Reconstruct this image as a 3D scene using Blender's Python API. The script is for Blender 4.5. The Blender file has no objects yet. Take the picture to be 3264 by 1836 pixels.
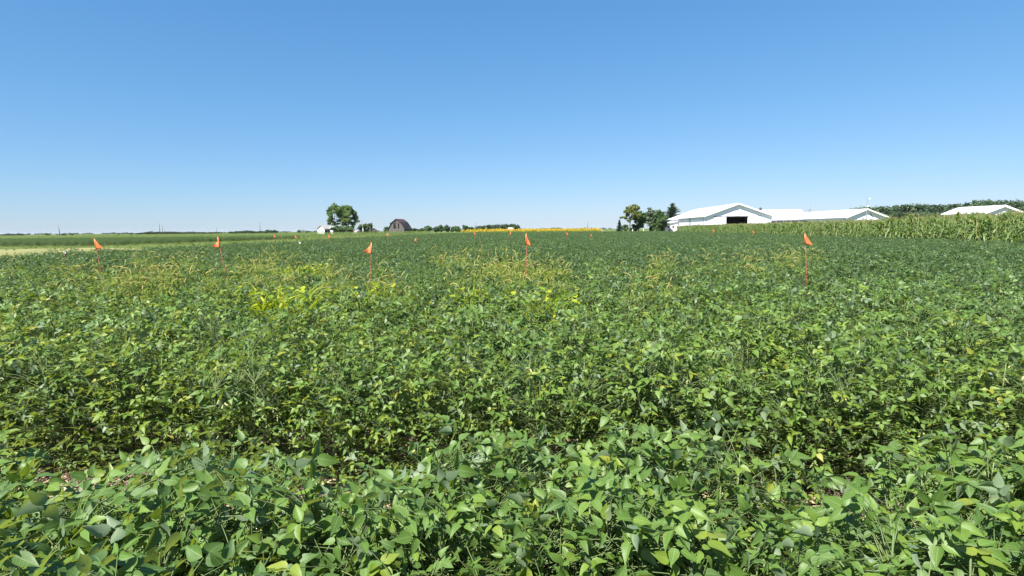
import bpy, math, random
import numpy as np
from mathutils import Vector, Matrix

scene = bpy.context.scene
col = scene.collection
R = math.radians

# ------------------------------------------------------------------ camera
CAM_H = 1.42
cam_d = bpy.data.cameras.new('camera')
cam_d.sensor_width = 36.0
cam_d.lens = 20.0
cam_d.clip_start = 0.02
cam_d.clip_end = 20000
cam = bpy.data.objects.new('camera', cam_d)
col.objects.link(cam)
cam.matrix_world = (Matrix.Translation((0, 0, CAM_H)) @ Matrix.Rotation(R(90 - 5.85), 4, 'X')
                    @ Matrix.Rotation(R(-0.55), 4, 'Z'))
scene.camera = cam
CM = cam.matrix_world.copy()
F = 1813.3                                   # focal length in photograph pixels (3264 wide)


def ray(px, py):
    return (CM.to_3x3() @ Vector(((px - 1632) / F, -(py - 918) / F, -1.0)))


def at(px, py, Y):
    d = ray(px, py)
    return CM.translation + d * (Y / d.y)


def on_plane(px, py, z):
    d = ray(px, py)
    return CM.translation + d * ((z - CAM_H) / d.z)


# ------------------------------------------------------------------ sky and sun
SUN_EL, SUN_AZ = R(52), R(216)               # azimuth from +Y clockwise: behind the camera, to the left
world = bpy.data.worlds.new('World')
scene.world = world
world.use_nodes = True
nt = world.node_tree
nt.nodes.clear()
wo = nt.nodes.new('ShaderNodeOutputWorld')
bg = nt.nodes.new('ShaderNodeBackground')
sky = nt.nodes.new('ShaderNodeTexSky')
sky.sky_type = 'NISHITA'
sky.sun_disc = False
sky.sun_elevation = SUN_EL
sky.sun_rotation = SUN_AZ
sky.altitude = 200
sky.air_density = 1.0
sky.dust_density = 0.2
sky.ozone_density = 2.2
bg.inputs['Strength'].default_value = 0.13
# the photograph's tone response, applied to the whole sky (per-channel gamma and gain)
EXPOSURE = 1.4
sep, cmb = nt.nodes.new('ShaderNodeSeparateColor'), nt.nodes.new('ShaderNodeCombineColor')
nt.links.new(sky.outputs[0], sep.inputs[0])
for ch, (gam, gain) in enumerate(((.94, .089), (.67, .193), (.55, .330))):
    pw = nt.nodes.new('ShaderNodeMath'); pw.operation = 'POWER'; pw.inputs[1].default_value = gam
    ml = nt.nodes.new('ShaderNodeMath'); ml.operation = 'MULTIPLY'; ml.inputs[1].default_value = gain / .13 / 2 ** EXPOSURE
    nt.links.new(sep.outputs[ch], pw.inputs[0])
    nt.links.new(pw.outputs[0], ml.inputs[0])
    nt.links.new(ml.outputs[0], cmb.inputs[ch])
nt.links.new(cmb.outputs[0], bg.inputs[0])
nt.links.new(bg.outputs[0], wo.inputs[0])

sd = bpy.data.lights.new('sun', 'SUN')
sd.energy = 5.0
sd.angle = R(0.53)
sd.color = (1.0, 0.95, 0.87)
sun = bpy.data.objects.new('sun', sd)
col.objects.link(sun)
S = Vector((math.sin(SUN_AZ) * math.cos(SUN_EL), math.cos(SUN_AZ) * math.cos(SUN_EL), math.sin(SUN_EL)))
sun.rotation_euler = (-S).to_track_quat('-Z', 'Y').to_euler()
sun.location = (0, 0, 60)

scene.view_settings.view_transform = 'Standard'
scene.view_settings.look = 'None'
scene.view_settings.gamma = 1
scene.view_settings.exposure = EXPOSURE
scene.render.engine = 'CYCLES'
scene.cycles.max_bounces = 6
scene.cycles.transparent_max_bounces = 4
scene.cycles.transmission_bounces = 4

# ------------------------------------------------------------------ object helpers


def tag(o, label=None, cat=None, group=None, kind=None):
    if label: o['label'] = label
    if cat: o['category'] = cat
    if group: o['group'] = group
    if kind: o['kind'] = kind
    return o


def thing(name, loc, rz, label, cat, group=None):
    o = bpy.data.objects.new(name, None)
    o.empty_display_size = 0.2
    o.location = loc
    o.rotation_euler = (0, 0, rz)
    col.objects.link(o)
    return tag(o, label, cat, group)


def link(name, me, parent=None):
    o = bpy.data.objects.new(name, me)
    col.objects.link(o)
    if parent: o.parent = parent
    return o


class MB:
    """collects verts / faces / per-vertex leaf attribute, builds one mesh"""

    def __init__(s):
        s.v, s.f, s.m, s.a = [], [], [], []

    def add(s, verts, faces, mat=0, att=None):
        b = len(s.v)
        s.v.extend([tuple(map(float, p)) for p in verts])
        s.f.extend([tuple(i + b for i in f) for f in faces])
        s.m.extend([mat] * len(faces))
        if att is None:
            s.a.extend([(0.0, 0.5, 0.5)] * len(verts))
        else:
            s.a.extend([tuple(map(float, p)) for p in att])

    def box(s, x0, x1, y0, y1, z0, z1, mat=0):
        v = [(x0, y0, z0), (x1, y0, z0), (x1, y1, z0), (x0, y1, z0), (x0, y0, z1), (x1, y0, z1), (x1, y1, z1), (x0, y1, z1)]
        s.add(v, [(3, 2, 1, 0), (4, 5, 6, 7), (0, 1, 5, 4), (1, 2, 6, 5), (2, 3, 7, 6), (3, 0, 4, 7)], mat)

    def prism(s, poly, y0, y1, mat=0):
        """poly: list of (x,z) counter-clockwise seen from -Y, extruded along Y"""
        n = len(poly)
        v = [(x, y0, z) for x, z in poly] + [(x, y1, z) for x, z in poly]
        f = [tuple(range(n)), tuple(range(2 * n - 1, n - 1, -1))]
        for i in range(n):
            j = (i + 1) % n
            f.append((j, i, i + n, j + n))
        s.add(v, f, mat)

    def prism_x(s, poly, x0, x1, mat=0):
        """poly: list of (y,z), extruded along X"""
        n = len(poly)
        v = [(x0, y, z) for y, z in poly] + [(x1, y, z) for y, z in poly]
        f = [tuple(range(n - 1, -1, -1)), tuple(range(n, 2 * n))]
        for i in range(n):
            j = (i + 1) % n
            f.append((i, j, j + n, i + n))
        s.add(v, f, mat)

    def tube(s, pts, rads, k=6, mat=0, cap=True, rnd=0.5):
        pts = [Vector(p) for p in pts]
        n = len(pts)
        if not hasattr(rads, '__len__'): rads = [rads] * n
        V = []
        for i, p in enumerate(pts):
            d = (pts[min(i + 1, n - 1)] - pts[max(i - 1, 0)])
            if d.length < 1e-9: d = Vector((0, 0, 1))
            d.normalize()
            a = d.cross(Vector((0.31, 0.95, 0.05)))
            if a.length < 1e-3: a = d.cross(Vector((1, 0, 0)))
            a.normalize()
            b = d.cross(a)
            for j in range(k):
                t = 2 * math.pi * j / k
                V.append(p + (a * math.cos(t) + b * math.sin(t)) * rads[i])
        Fs = []
        for i in range(n - 1):
            for j in range(k):
                j2 = (j + 1) % k
                Fs.append((i * k + j, i * k + j2, (i + 1) * k + j2, (i + 1) * k + j))
        if cap:
            Fs.append(tuple(range(k - 1, -1, -1)))
            Fs.append(tuple((n - 1) * k + j for j in range(k)))
        s.add(V, Fs, mat, [(0, 0.5, rnd)] * len(V))

    def disc(s, c, r, axis, depth, k=16, mat=0):
        c = Vector(c)
        ax = {'x': Vector((1, 0, 0)), 'y': Vector((0, 1, 0)), 'z': Vector((0, 0, 1))}[axis]
        s.tube([c - ax * depth / 2, c + ax * depth / 2], r, k, mat)

    def merge(s, o, mat_off=0):
        b = len(s.v)
        s.v += o.v
        s.f += [tuple(i + b for i in f) for f in o.f]
        s.m += [m + mat_off for m in o.m]
        s.a += o.a

    def mesh(s, name, mats, smooth=False):
        me = bpy.data.meshes.new(name)
        me.from_pydata(s.v, [], s.f)
        if not isinstance(mats, (list, tuple)): mats = [mats]
        for m in mats: me.materials.append(m)
        if len(mats) > 1: me.polygons.foreach_set('material_index', s.m)
        at_ = me.attributes.new('lf', 'FLOAT_VECTOR', 'POINT')
        at_.data.foreach_set('vector', np.array(s.a, dtype=np.float32).ravel())
        if smooth: me.polygons.foreach_set('use_smooth', [True] * len(s.f))
        me.update()
        return me

    def build(s, name, mats, parent=None, smooth=False):
        return link(name, s.mesh(name, mats, smooth), parent)


# leaflet template: base, spine, tip, right edge, left edge
_ST = [.07, .20, .40, .62, .83]
_WD = [.195, .305, .310, .215, .095]
LV = np.array([0] + _ST + [1] + [v - .015 for v in _ST] * 2)
LU = np.array([0.] * 7 + [1.] * 5 + [-1.] * 5)
LW = np.array([0.] * 7 + _WD * 2)
LF = [(0, 7, 1), (0, 1, 12)]
for _i in range(4):
    LF += [(1 + _i, 7 + _i, 8 + _i, 2 + _i), (12 + _i, 1 + _i, 2 + _i, 13 + _i)]
LF += [(5, 11, 6), (16, 5, 6)]


def add_leaflet(mb, p, d, n, L, rnd, fold, droop, mat=0, wid=1.0, wav=.03):
    p, d, n = np.array(p), np.array(d), np.array(n)
    d = d / np.linalg.norm(d)
    n = n - d * n.dot(d)
    n = n / (np.linalg.norm(n) + 1e-9)
    s = np.cross(d, n)
    hw = LW * wid
    V = p + np.outer(LV * L, d) + np.outer(LU * hw * L, s) + np.outer((fold * hw - droop * LV ** 2 + wav * np.abs(LU) * np.sin(LV * 9 + rnd * 40)) * L, n)
    A = np.stack([LU, LV, np.full(len(LU), rnd)], 1)
    mb.add(V, LF, mat, A)


def add_blade(mb, pts, widths, side, rnd, fold=0.25, mat=0):
    """a strap leaf along pts, folded at the midrib"""
    side = Vector(side).normalized()
    V, A, n = [], [], len(pts)
    for i, (p, w) in enumerate(zip(pts, widths)):
        p = Vector(p)
        d = Vector(pts[min(i + 1, n - 1)]) - Vector(pts[max(i - 1, 0)])
        nn = side.cross(d)
        if nn.length > 1e-6: nn.normalize()
        v = i / (n - 1)
        V += [p - side * w + nn * (fold * w), p, p + side * w + nn * (fold * w)]
        A += [(-1, v, rnd), (0, v, rnd), (1, v, rnd)]
    Fs = []
    for i in range(n - 1):
        b = 3 * i
        Fs += [(b, b + 1, b + 4, b + 3), (b + 1, b + 2, b + 5, b + 4)]
    mb.add(V, Fs, mat, A)


# ------------------------------------------------------------------ materials
MATS = {}


def new_mat(name):
    m = bpy.data.materials.new(name)
    m.use_nodes = True
    n = m.node_tree
    n.nodes.clear()
    return m, n, n.nodes.new('ShaderNodeOutputMaterial')


def N(nt, typ, **kw):
    n = nt.nodes.new(typ)
    for k, v in kw.items(): setattr(n, k, v)
    return n


def ramp(nt, fac, stops, interp='LINEAR'):
    r = N(nt, 'ShaderNodeValToRGB')
    r.color_ramp.interpolation = interp
    e = r.color_ramp.elements
    while len(e) < len(stops): e.new(0.5)
    for el, (p, c) in zip(e, stops):
        el.position = p
        el.color = (*c, 1)
    nt.links.new(fac, r.inputs[0])
    return r.outputs[0]


def mixc(nt, fac, a, b, mode='MIX'):
    m = N(nt, 'ShaderNodeMix', data_type='RGBA', blend_type=mode)
    for sock, val in ((m.inputs[0], fac), (m.inputs[6], a), (m.inputs[7], b)):
        if hasattr(val, 'is_output'): nt.links.new(val, sock)
        elif isinstance(val, tuple): sock.default_value = (*val, 1)
        else: sock.default_value = val
    return m.outputs[2]


def mth(nt, op, a, b=None, c=None, clamp=False):
    m = N(nt, 'ShaderNodeMath', operation=op)
    m.use_clamp = clamp
    for i, val in enumerate((a, b, c)):
        if val is None: continue
        if hasattr(val, 'is_output'): nt.links.new(val, m.inputs[i])
        else: m.inputs[i].default_value = val
    return m.outputs[0]


def noise(nt, scale, vec=None, detail=3, rough=0.55):
    n = N(nt, 'ShaderNodeTexNoise')
    n.inputs['Scale'].default_value = scale
    n.inputs['Detail'].default_value = detail
    n.inputs['Roughness'].default_value = rough
    if vec is not None: nt.links.new(vec, n.inputs['Vector'])
    return n.outputs['Fac']


def leaf_material(name, stops, under=None, trans=0.3, trans_col=(0.25, 0.42, 0.04), rough=0.5, spec=0.4,
                  patch=None, patch_col=None, rib=0.0, rib_col=(0.2, 0.28, 0.09), blot=0.0):
    m, t, out = new_mat(name)
    a = N(t, 'ShaderNodeAttribute', attribute_name='lf')
    sx = N(t, 'ShaderNodeSeparateXYZ')
    t.links.new(a.outputs['Vector'], sx.inputs[0])
    oi = N(t, 'ShaderNodeObjectInfo')
    r = mth(t, 'FRACT', mth(t, 'ADD', sx.outputs[2], mth(t, 'MULTIPLY', oi.outputs['Random'], 0.13)))
    r = sx.outputs[2] if True else r
    c = ramp(t, r, stops)
    geo = N(t, 'ShaderNodeNewGeometry')
    if patch:
        nz = noise(t, patch, geo.outputs['Position'], 2)
        f = ramp(t, nz, [(0.38, (0, 0, 0)), (0.68, (1, 1, 1))])
        c = mixc(t, mth(t, 'MULTIPLY', f, 0.55), c, mixc(t, 0.65, c, patch_col))
    if blot:
        nb = noise(t, 60.0, geo.outputs['Position'], 3)
        c = mixc(t, mth(t, 'MULTIPLY', nb, blot), c, mixc(t, 0.5, c, (0.16, 0.2, 0.05)))
    if rib:
        # midrib and side veins as slightly paler lines in leaf coordinates
        au = mth(t, 'ABSOLUTE', sx.outputs[0])
        mid = mth(t, 'LESS_THAN', au, 0.07)
        vv = mth(t, 'FRACT', mth(t, 'MULTIPLY', mth(t, 'SUBTRACT', sx.outputs[1], mth(t, 'MULTIPLY', au, 0.16)), 8.0))
        lat = mth(t, 'MULTIPLY', mth(t, 'LESS_THAN', vv, 0.16), 0.5)
        c = mixc(t, mth(t, 'MULTIPLY', mth(t, 'MAXIMUM', mid, lat), rib), c, rib_col)
    if under:
        c = mixc(t, geo.outputs['Backfacing'], c, mixc(t, 0.7, c, under))
    p = N(t, 'ShaderNodeBsdfPrincipled')
    t.links.new(c, p.inputs['Base Color'])
    p.inputs['Roughness'].default_value = rough
    p.inputs['Specular IOR Level'].default_value = spec
    if trans:
        tr = N(t, 'ShaderNodeBsdfTranslucent')
        tc = mixc(t, 0.55, mixc(t, 1.0, c, (2.6, 2.6, 1.2), 'MULTIPLY'), trans_col)
        t.links.new(tc, tr.inputs[0])
        ms = N(t, 'ShaderNodeMixShader')
        ms.inputs[0].default_value = trans
        t.links.new(p.outputs[0], ms.inputs[1])
        t.links.new(tr.outputs[0], ms.inputs[2])
        t.links.new(ms.outputs[0], out.inputs[0])
    else:
        t.links.new(p.outputs[0], out.inputs[0])
    return m


def solid(name, c1, c2=None, scale=3.0, rough=0.6, spec=0.4, metal=0.0, bump=0.0, stretch=None, thresh=(0.35, 0.65)):
    m, t, out = new_mat(name)
    p = N(t, 'ShaderNodeBsdfPrincipled')
    p.inputs['Roughness'].default_value = rough
    p.inputs['Specular IOR Level'].default_value = spec
    p.inputs['Metallic'].default_value = metal
    tc = N(t, 'ShaderNodeTexCoord')
    vec = tc.outputs['Object']
    if stretch:
        mp = N(t, 'ShaderNodeMapping')
        mp.inputs['Scale'].default_value = stretch
        t.links.new(vec, mp.inputs[0])
        vec = mp.outputs[0]
    nz = noise(t, scale, vec, 5, 0.6)
    if c2 is None: c2 = tuple(x * 0.85 for x in c1)
    t.links.new(ramp(t, nz, [(thresh[0], c1), (thresh[1], c2)]), p.inputs['Base Color'])
    if bump:
        b = N(t, 'ShaderNodeBump')
        b.inputs['Strength'].default_value = bump
        b.inputs['Distance'].default_value = 0.05
        t.links.new(nz, b.inputs['Height'])
        t.links.new(b.outputs[0], p.inputs['Normal'])
    t.links.new(p.outputs[0], out.inputs[0])
    return m


def ribbed(name, c1, c2, axis, pitch, rough=0.45, spec=0.5, metal=0.0, dirt=0.25):
    """steel siding / roofing: raised ribs across `axis`, streaky weathering"""
    m, t, out = new_mat(name)
    p = N(t, 'ShaderNodeBsdfPrincipled')
    p.inputs['Roughness'].default_value = rough
    p.inputs['Specular IOR Level'].default_value = spec
    p.inputs['Metallic'].default_value = metal
    tc = N(t, 'ShaderNodeTexCoord')
    sx = N(t, 'ShaderNodeSeparateXYZ')
    t.links.new(tc.outputs['Object'], sx.inputs[0])
    k = {'x': 0, 'y': 1, 'z': 2}.get(axis)
    co = sx.outputs[k] if k is not None else mth(t, 'ADD', sx.outputs[0], sx.outputs[1])
    fr = mth(t, 'FRACT', mth(t, 'DIVIDE', co, pitch))
    rib = mth(t, 'LESS_THAN', fr, 0.14)
    mp = N(t, 'ShaderNodeMapping')
    mp.inputs['Scale'].default_value = (1.2, 1.2, 0.15)
    t.links.new(tc.outputs['Object'], mp.inputs[0])
    nz = noise(t, 1.0, mp.outputs[0], 5, 0.65)
    f = mth(t, 'MULTIPLY', nz, dirt * 2)
    c = mixc(t, f, c1, c2)
    t.links.new(c, p.inputs['Base Color'])
    b = N(t, 'ShaderNodeBump')
    b.inputs['Strength'].default_value = 0.6
    b.inputs['Distance'].default_value = 0.03
    t.links.new(rib, b.inputs['Height'])
    t.links.new(b.outputs[0], p.inputs['Normal'])
    t.links.new(p.outputs[0], out.inputs[0])
    return m


M = {}
M['soy'] = leaf_material('soybean_leaf', [(0.0, (.022, .068, .018)), (.30, (.036, .098, .020)), (.62, (.068, .150, .020)),
                                         (.84, (.125, .200, .017)), (.95, (.18, .21, .015)), (1.0, (.26, .22, .018))],
                         under=(.16, .21, .14), trans=0.23, trans_col=(.46, .54, .010), rough=.52, spec=.42,
                         patch=.30, patch_col=(.100, .155, .010), rib=.65, rib_col=(.16, .23, .09), blot=.5)
# the main plot has darker, bluer leaves
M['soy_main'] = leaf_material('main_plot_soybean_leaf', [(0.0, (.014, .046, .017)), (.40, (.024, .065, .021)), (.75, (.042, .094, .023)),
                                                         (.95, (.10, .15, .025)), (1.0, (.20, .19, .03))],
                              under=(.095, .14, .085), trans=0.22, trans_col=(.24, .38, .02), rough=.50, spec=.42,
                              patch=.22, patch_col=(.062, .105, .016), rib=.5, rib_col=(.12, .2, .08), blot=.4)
M['straw'] = leaf_material('straw_litter', [(0, (.20, .15, .09)), (.6, (.42, .34, .20)), (1, (.55, .47, .30))], trans=0, rough=.8)
M['stem'] = leaf_material('soybean_stem', [(0, (.07, .12, .035)), (1, (.13, .17, .06))], trans=0, rough=.6)
M['pod'] = leaf_material('soybean_pod', [(0, (.20, .26, .09)), (1, (.32, .33, .15))], trans=0, rough=.7)
M['corn_leaf'] = leaf_material('corn_leaf', [(0, (.036, .088, .013)), (.55, (.080, .150, .018)), (.85, (.19, .25, .030)),
                                             (1, (.36, .32, .12))], under=(.11, .16, .05), trans=.28,
                               trans_col=(.28, .40, .04), rough=.42, spec=.5, rib=.5, rib_col=(.2, .26, .1))
M['corn_stalk'] = leaf_material('corn_stalk', [(0, (.12, .17, .05)), (1, (.25, .25, .10))], trans=0)
M['tassel'] = leaf_material('corn_tassel', [(0, (.26, .24, .10)), (1, (.20, .21, .08))], trans=.2, trans_col=(.4, .35, .12))
M['weed_leaf'] = leaf_material('foxtail_blade', [(0, (.09, .15, .025)), (.6, (.15, .20, .035)), (1, (.26, .25, .07))],
                               trans=.35, trans_col=(.42, .48, .05), rough=.5)
M['weed_head'] = leaf_material('foxtail_head', [(0, (.20, .23, .05)), (1, (.34, .30, .11))], trans=.3, trans_col=(.5, .42, .15), rough=.8)
M['yellow_grass'] = leaf_material('yellow_grass_blade', [(0, (.08, .16, .02)), (.5, (.20, .28, .02)), (1, (.40, .40, .025))], trans=.35,
                                  trans_col=(.42, .48, .03), rough=.45)
M['grass'] = leaf_material('mown_grass', [(0, (.075, .115, .022)), (1, (.15, .17, .04))], trans=.25)
M['petal'] = leaf_material('sunflower_petal', [(0, (.62, .42, .01)), (1, (.72, .52, .015))], trans=.25, trans_col=(.7, .5, .015))
M['sf_disc'] = solid('sunflower_disc', (.10, .06, .02), (.18, .10, .02))


def crown_mat(name, dark, mid, light, trans=.18):
    dark, mid, light = [tuple(x * 1.25 for x in q) for q in (dark, mid, light)]
    return leaf_material(name, [(0, dark), (.55, mid), (1, light)], trans=trans, trans_col=tuple(x * 2.2 for x in mid), rough=.55, spec=.3)


M['crown'] = crown_mat('broadleaf_crown', (.030, .060, .018), (.048, .088, .024), (.075, .115, .030))
M['crown_bright'] = crown_mat('bright_broadleaf_crown', (.042, .078, .018), (.070, .115, .024), (.105, .15, .034))
M['crown_yellow'] = crown_mat('yellowing_crown', (.065, .082, .020), (.105, .122, .028), (.165, .165, .045))
M['crown_far'] = crown_mat('far_wood_crown', (.028, .052, .024), (.042, .070, .029), (.060, .088, .034), .1)
M['spruce'] = crown_mat('dark_spruce_needles', (.030, .055, .028), (.048, .082, .038), (.072, .112, .050), .12)
M['blue_spruce'] = crown_mat('blue_spruce_needles', (.034, .062, .052), (.054, .086, .074), (.085, .12, .105), .08)
M['grey_pine'] = crown_mat('grey_green_needles', (.050, .075, .042), (.085, .11, .065), (.14, .16, .10), .1)
M['bark'] = solid('bark', (.09, .07, .05), (.15, .12, .09), 6, .9, bump=.5)
M['siding'] = ribbed('white_steel_siding', (.82, .79, .90), (.72, .69, .78), 'xy', .30)
M['roof_white'] = ribbed('white_steel_roof', (.80, .81, .82), (.66, .67, .68), 'y', .90, rough=.35)
M['roof_pink'] = ribbed('faded_pink_roof', (.50, .42, .42), (.44, .36, .37), 'y', .9)
M['trim'] = solid('white_trim', (.72, .73, .75), (.66, .67, .69))
M['dark_trim'] = solid('dark_downspout', (.06, .065, .08), (.09, .09, .1))
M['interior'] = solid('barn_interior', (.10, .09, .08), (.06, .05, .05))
M['old_wood'] = solid('weathered_boards', (.125, .11, .108), (.070, .062, .062), 2.2, .9, stretch=(4, 4, .25), bump=.3)
M['maroon_roof'] = solid('rusty_maroon_roof', (.085, .038, .036), (.055, .028, .03), 1.2, .7, stretch=(1, 1, .4))
M['black_roof'] = solid('dark_shingle_roof', (.026, .022, .028), (.04, .034, .036), 2, .85)
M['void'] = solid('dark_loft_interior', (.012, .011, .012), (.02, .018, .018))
M['rusty_tin'] = solid('patchy_rusted_tin', (.62, .60, .60), (.17, .085, .06), .55, .55, thresh=(.47, .52))
M['white_house'] = solid('white_clapboard', (.78, .75, .73), (.68, .65, .64), 2, .7)
M['shingle'] = solid('grey_shingles', (.40, .38, .37), (.30, .29, .29), 3, .85)
M['glass'] = solid('window_glass', (.02, .025, .03), (.03, .035, .045), 1, .1, .6)
M['pole_wood'] = solid('weathered_pole', (.22, .20, .18), (.15, .13, .12), 8, .9)
M['steel'] = solid('galvanised_steel', (.24, .25, .27), (.18, .19, .2), 5, .6, .3)
M['orange'] = None
M['truck_white'] = solid('white_truck_paint', (.78, .78, .78), (.72, .72, .72), 2, .35)
M['truck_red'] = solid('red_truck_paint', (.50, .02, .03), (.42, .018, .025), 2, .3)
M['rubber'] = solid('tyre_rubber', (.02, .02, .02), (.03, .03, .03), 5, .9)
M['white_plastic'] = solid('white_plastic', (.80, .80, .76), (.72, .72, .68), 5, .5)


def flag_mat():
    m, t, out = new_mat('fluorescent_orange_vinyl')
    p = N(t, 'ShaderNodeBsdfPrincipled')
    p.inputs['Base Color'].default_value = (1.0, .24, .085, 1)
    p.inputs['Roughness'].default_value = .32
    p.inputs['Specular IOR Level'].default_value = .6
    tr = N(t, 'ShaderNodeBsdfTranslucent')
    tr.inputs[0].default_value = (1.0, .26, .07, 1)
    ms = N(t, 'ShaderNodeMixShader')
    ms.inputs[0].default_value = .3
    t.links.new(p.outputs[0], ms.inputs[1])
    t.links.new(tr.outputs[0], ms.inputs[2])
    t.links.new(ms.outputs[0], out.inputs[0])
    return m


M['orange'] = flag_mat()
M['wire'] = solid('red_wire', (.40, .05, .035), (.26, .04, .03), 40, .5)


def ground_mat():
    """farmland: grass near, broad crop bands towards the horizon"""
    m, t, out = new_mat('farmland')
    p = N(t, 'ShaderNodeBsdfPrincipled')
    p.inputs['Roughness'].default_value = .95
    p.inputs['Specular IOR Level'].default_value = .1
    geo = N(t, 'ShaderNodeNewGeometry')
    mp = N(t, 'ShaderNodeMapping')
    mp.inputs['Scale'].default_value = (.002, .008, 1)
    t.links.new(geo.outputs['Position'], mp.inputs[0])
    bands = noise(t, 1.0, mp.outputs[0], 2, .5)
    big = ramp(t, bands, [(.35, (.060, .095, .024)), (.5, (.085, .125, .030)), (.65, (.050, .090, .026))])
    fine = noise(t, .9, geo.outputs['Position'], 6, .7)
    c = mixc(t, ramp(t, fine, [(.4, (0, 0, 0)), (.62, (.6, .6, .6))]), big, (.14, .155, .045))
    t.links.new(c, p.inputs['Base Color'])
    b = N(t, 'ShaderNodeBump')
    b.inputs['Strength'].default_value = .8
    b.inputs['Distance'].default_value = .1
    t.links.new(fine, b.inputs['Height'])
    t.links.new(b.outputs[0], p.inputs['Normal'])
    t.links.new(p.outputs[0], out.inputs[0])
    return m


M['ground'] = ground_mat()
M['soil'] = solid('field_soil_with_residue', (.30, .215, .165), (.13, .085, .06), 22, .95, .1, bump=.8)
M['path'] = solid('dry_mown_path', (.26, .235, .105), (.13, .155, .05), .6, .95, .1, bump=.6, stretch=(1, .4, 1))

# ------------------------------------------------------------------ farm grid
TH = R(5.0)
ROW = Vector((math.cos(TH), -math.sin(TH), 0))       # along the soybean rows
PER = Vector((math.sin(TH), math.cos(TH), 0))        # away from the camera, across the rows
CAN = 0.80                                           # canopy height


def corn_edge(y): return 20.0 + .149 * (y - 24)
def left_edge(y): return -15.1 + .5 * math.sin(y * .21) + .3 * math.sin(y * .53 + 1)


FIELD_END = 128.0


def sheet(name, pts, z, mat, kind='structure'):
    mb = MB()
    mb.add([(x, y, z) for x, y in pts], [tuple(range(len(pts)))])
    return tag(mb.build(name, mat), kind=kind)


# ground: one big sheet to the horizon
sheet('ground', [(-9000, -60), (9000, -60), (9000, 9000), (-9000, 9000)], 0, M['ground'])
sheet('field_soil', [(left_edge(-8), -8), (corn_edge(-8) + 30, -8), (corn_edge(120) + 30, 120), (corn_edge(FIELD_END) + 30, FIELD_END),
                     (left_edge(FIELD_END), FIELD_END)], .004, M['soil'])
sheet('mown_path', [(-15, 5), (-15, 27), (-27, 46), (-40, 57), (-46, 57), (-50, 53), (-64, 36), (-60, 5)], .008, M['path'])

# ------------------------------------------------------------------ geometry-node scatter


def scatter(name, meshes, pts, rz, sc, vi, label=None):
    """one object: instances of the given meshes on points (only used for uncountable stuff)"""
    me = bpy.data.meshes.new(name)
    me.from_pydata([tuple(p) for p in pts], [], [])
    n = len(pts)
    a = me.attributes.new('rz', 'FLOAT', 'POINT'); a.data.foreach_set('value', np.asarray(rz, np.float32))
    a = me.attributes.new('sc', 'FLOAT', 'POINT'); a.data.foreach_set('value', np.asarray(sc, np.float32))
    a = me.attributes.new('vi', 'INT', 'POINT'); a.data.foreach_set('value', np.asarray(vi, np.int32))
    o = link(name, me)
    g = bpy.data.node_groups.new(name, 'GeometryNodeTree')
    g.interface.new_socket('Geometry', in_out='INPUT', socket_type='NodeSocketGeometry')
    g.interface.new_socket('Geometry', in_out='OUTPUT', socket_type='NodeSocketGeometry')
    gi, go = g.nodes.new('NodeGroupInput'), g.nodes.new('NodeGroupOutput')
    jn = g.nodes.new('GeometryNodeJoinGeometry')
    for m_ in reversed(meshes):              # Join Geometry numbers its instances from the last link
        src = bpy.data.objects.new(name + '_source', m_)
        oi = g.nodes.new('GeometryNodeObjectInfo')
        oi.inputs['Object'].default_value = src
        ti = g.nodes.new('GeometryNodeGeometryToInstance')
        g.links.new(oi.outputs['Geometry'], ti.inputs[0])
        g.links.new(ti.outputs[0], jn.inputs[0])
    ip = g.nodes.new('GeometryNodeInstanceOnPoints')

    def nat(nm, dt):
        q = g.nodes.new('GeometryNodeInputNamedAttribute')
        q.data_type = dt
        q.inputs[0].default_value = nm
        return q.outputs[0]
    cx = g.nodes.new('ShaderNodeCombineXYZ')
    g.links.new(nat('rz', 'FLOAT'), cx.inputs[2])
    g.links.new(gi.outputs[0], ip.inputs['Points'])
    g.links.new(jn.outputs[0], ip.inputs['Instance'])
    ip.inputs['Pick Instance'].default_value = True
    g.links.new(nat('vi', 'INT'), ip.inputs['Instance Index'])
    g.links.new(cx.outputs[0], ip.inputs['Rotation'])
    g.links.new(nat('sc', 'FLOAT'), ip.inputs['Scale'])
    g.links.new(ip.outputs[0], go.inputs[0])
    md = o.modifiers.new('scatter', 'NODES')
    md.node_group = g
    return tag(o, label, kind='stuff')


# ------------------------------------------------------------------ soybeans
SUNV = np.array(S)


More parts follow.
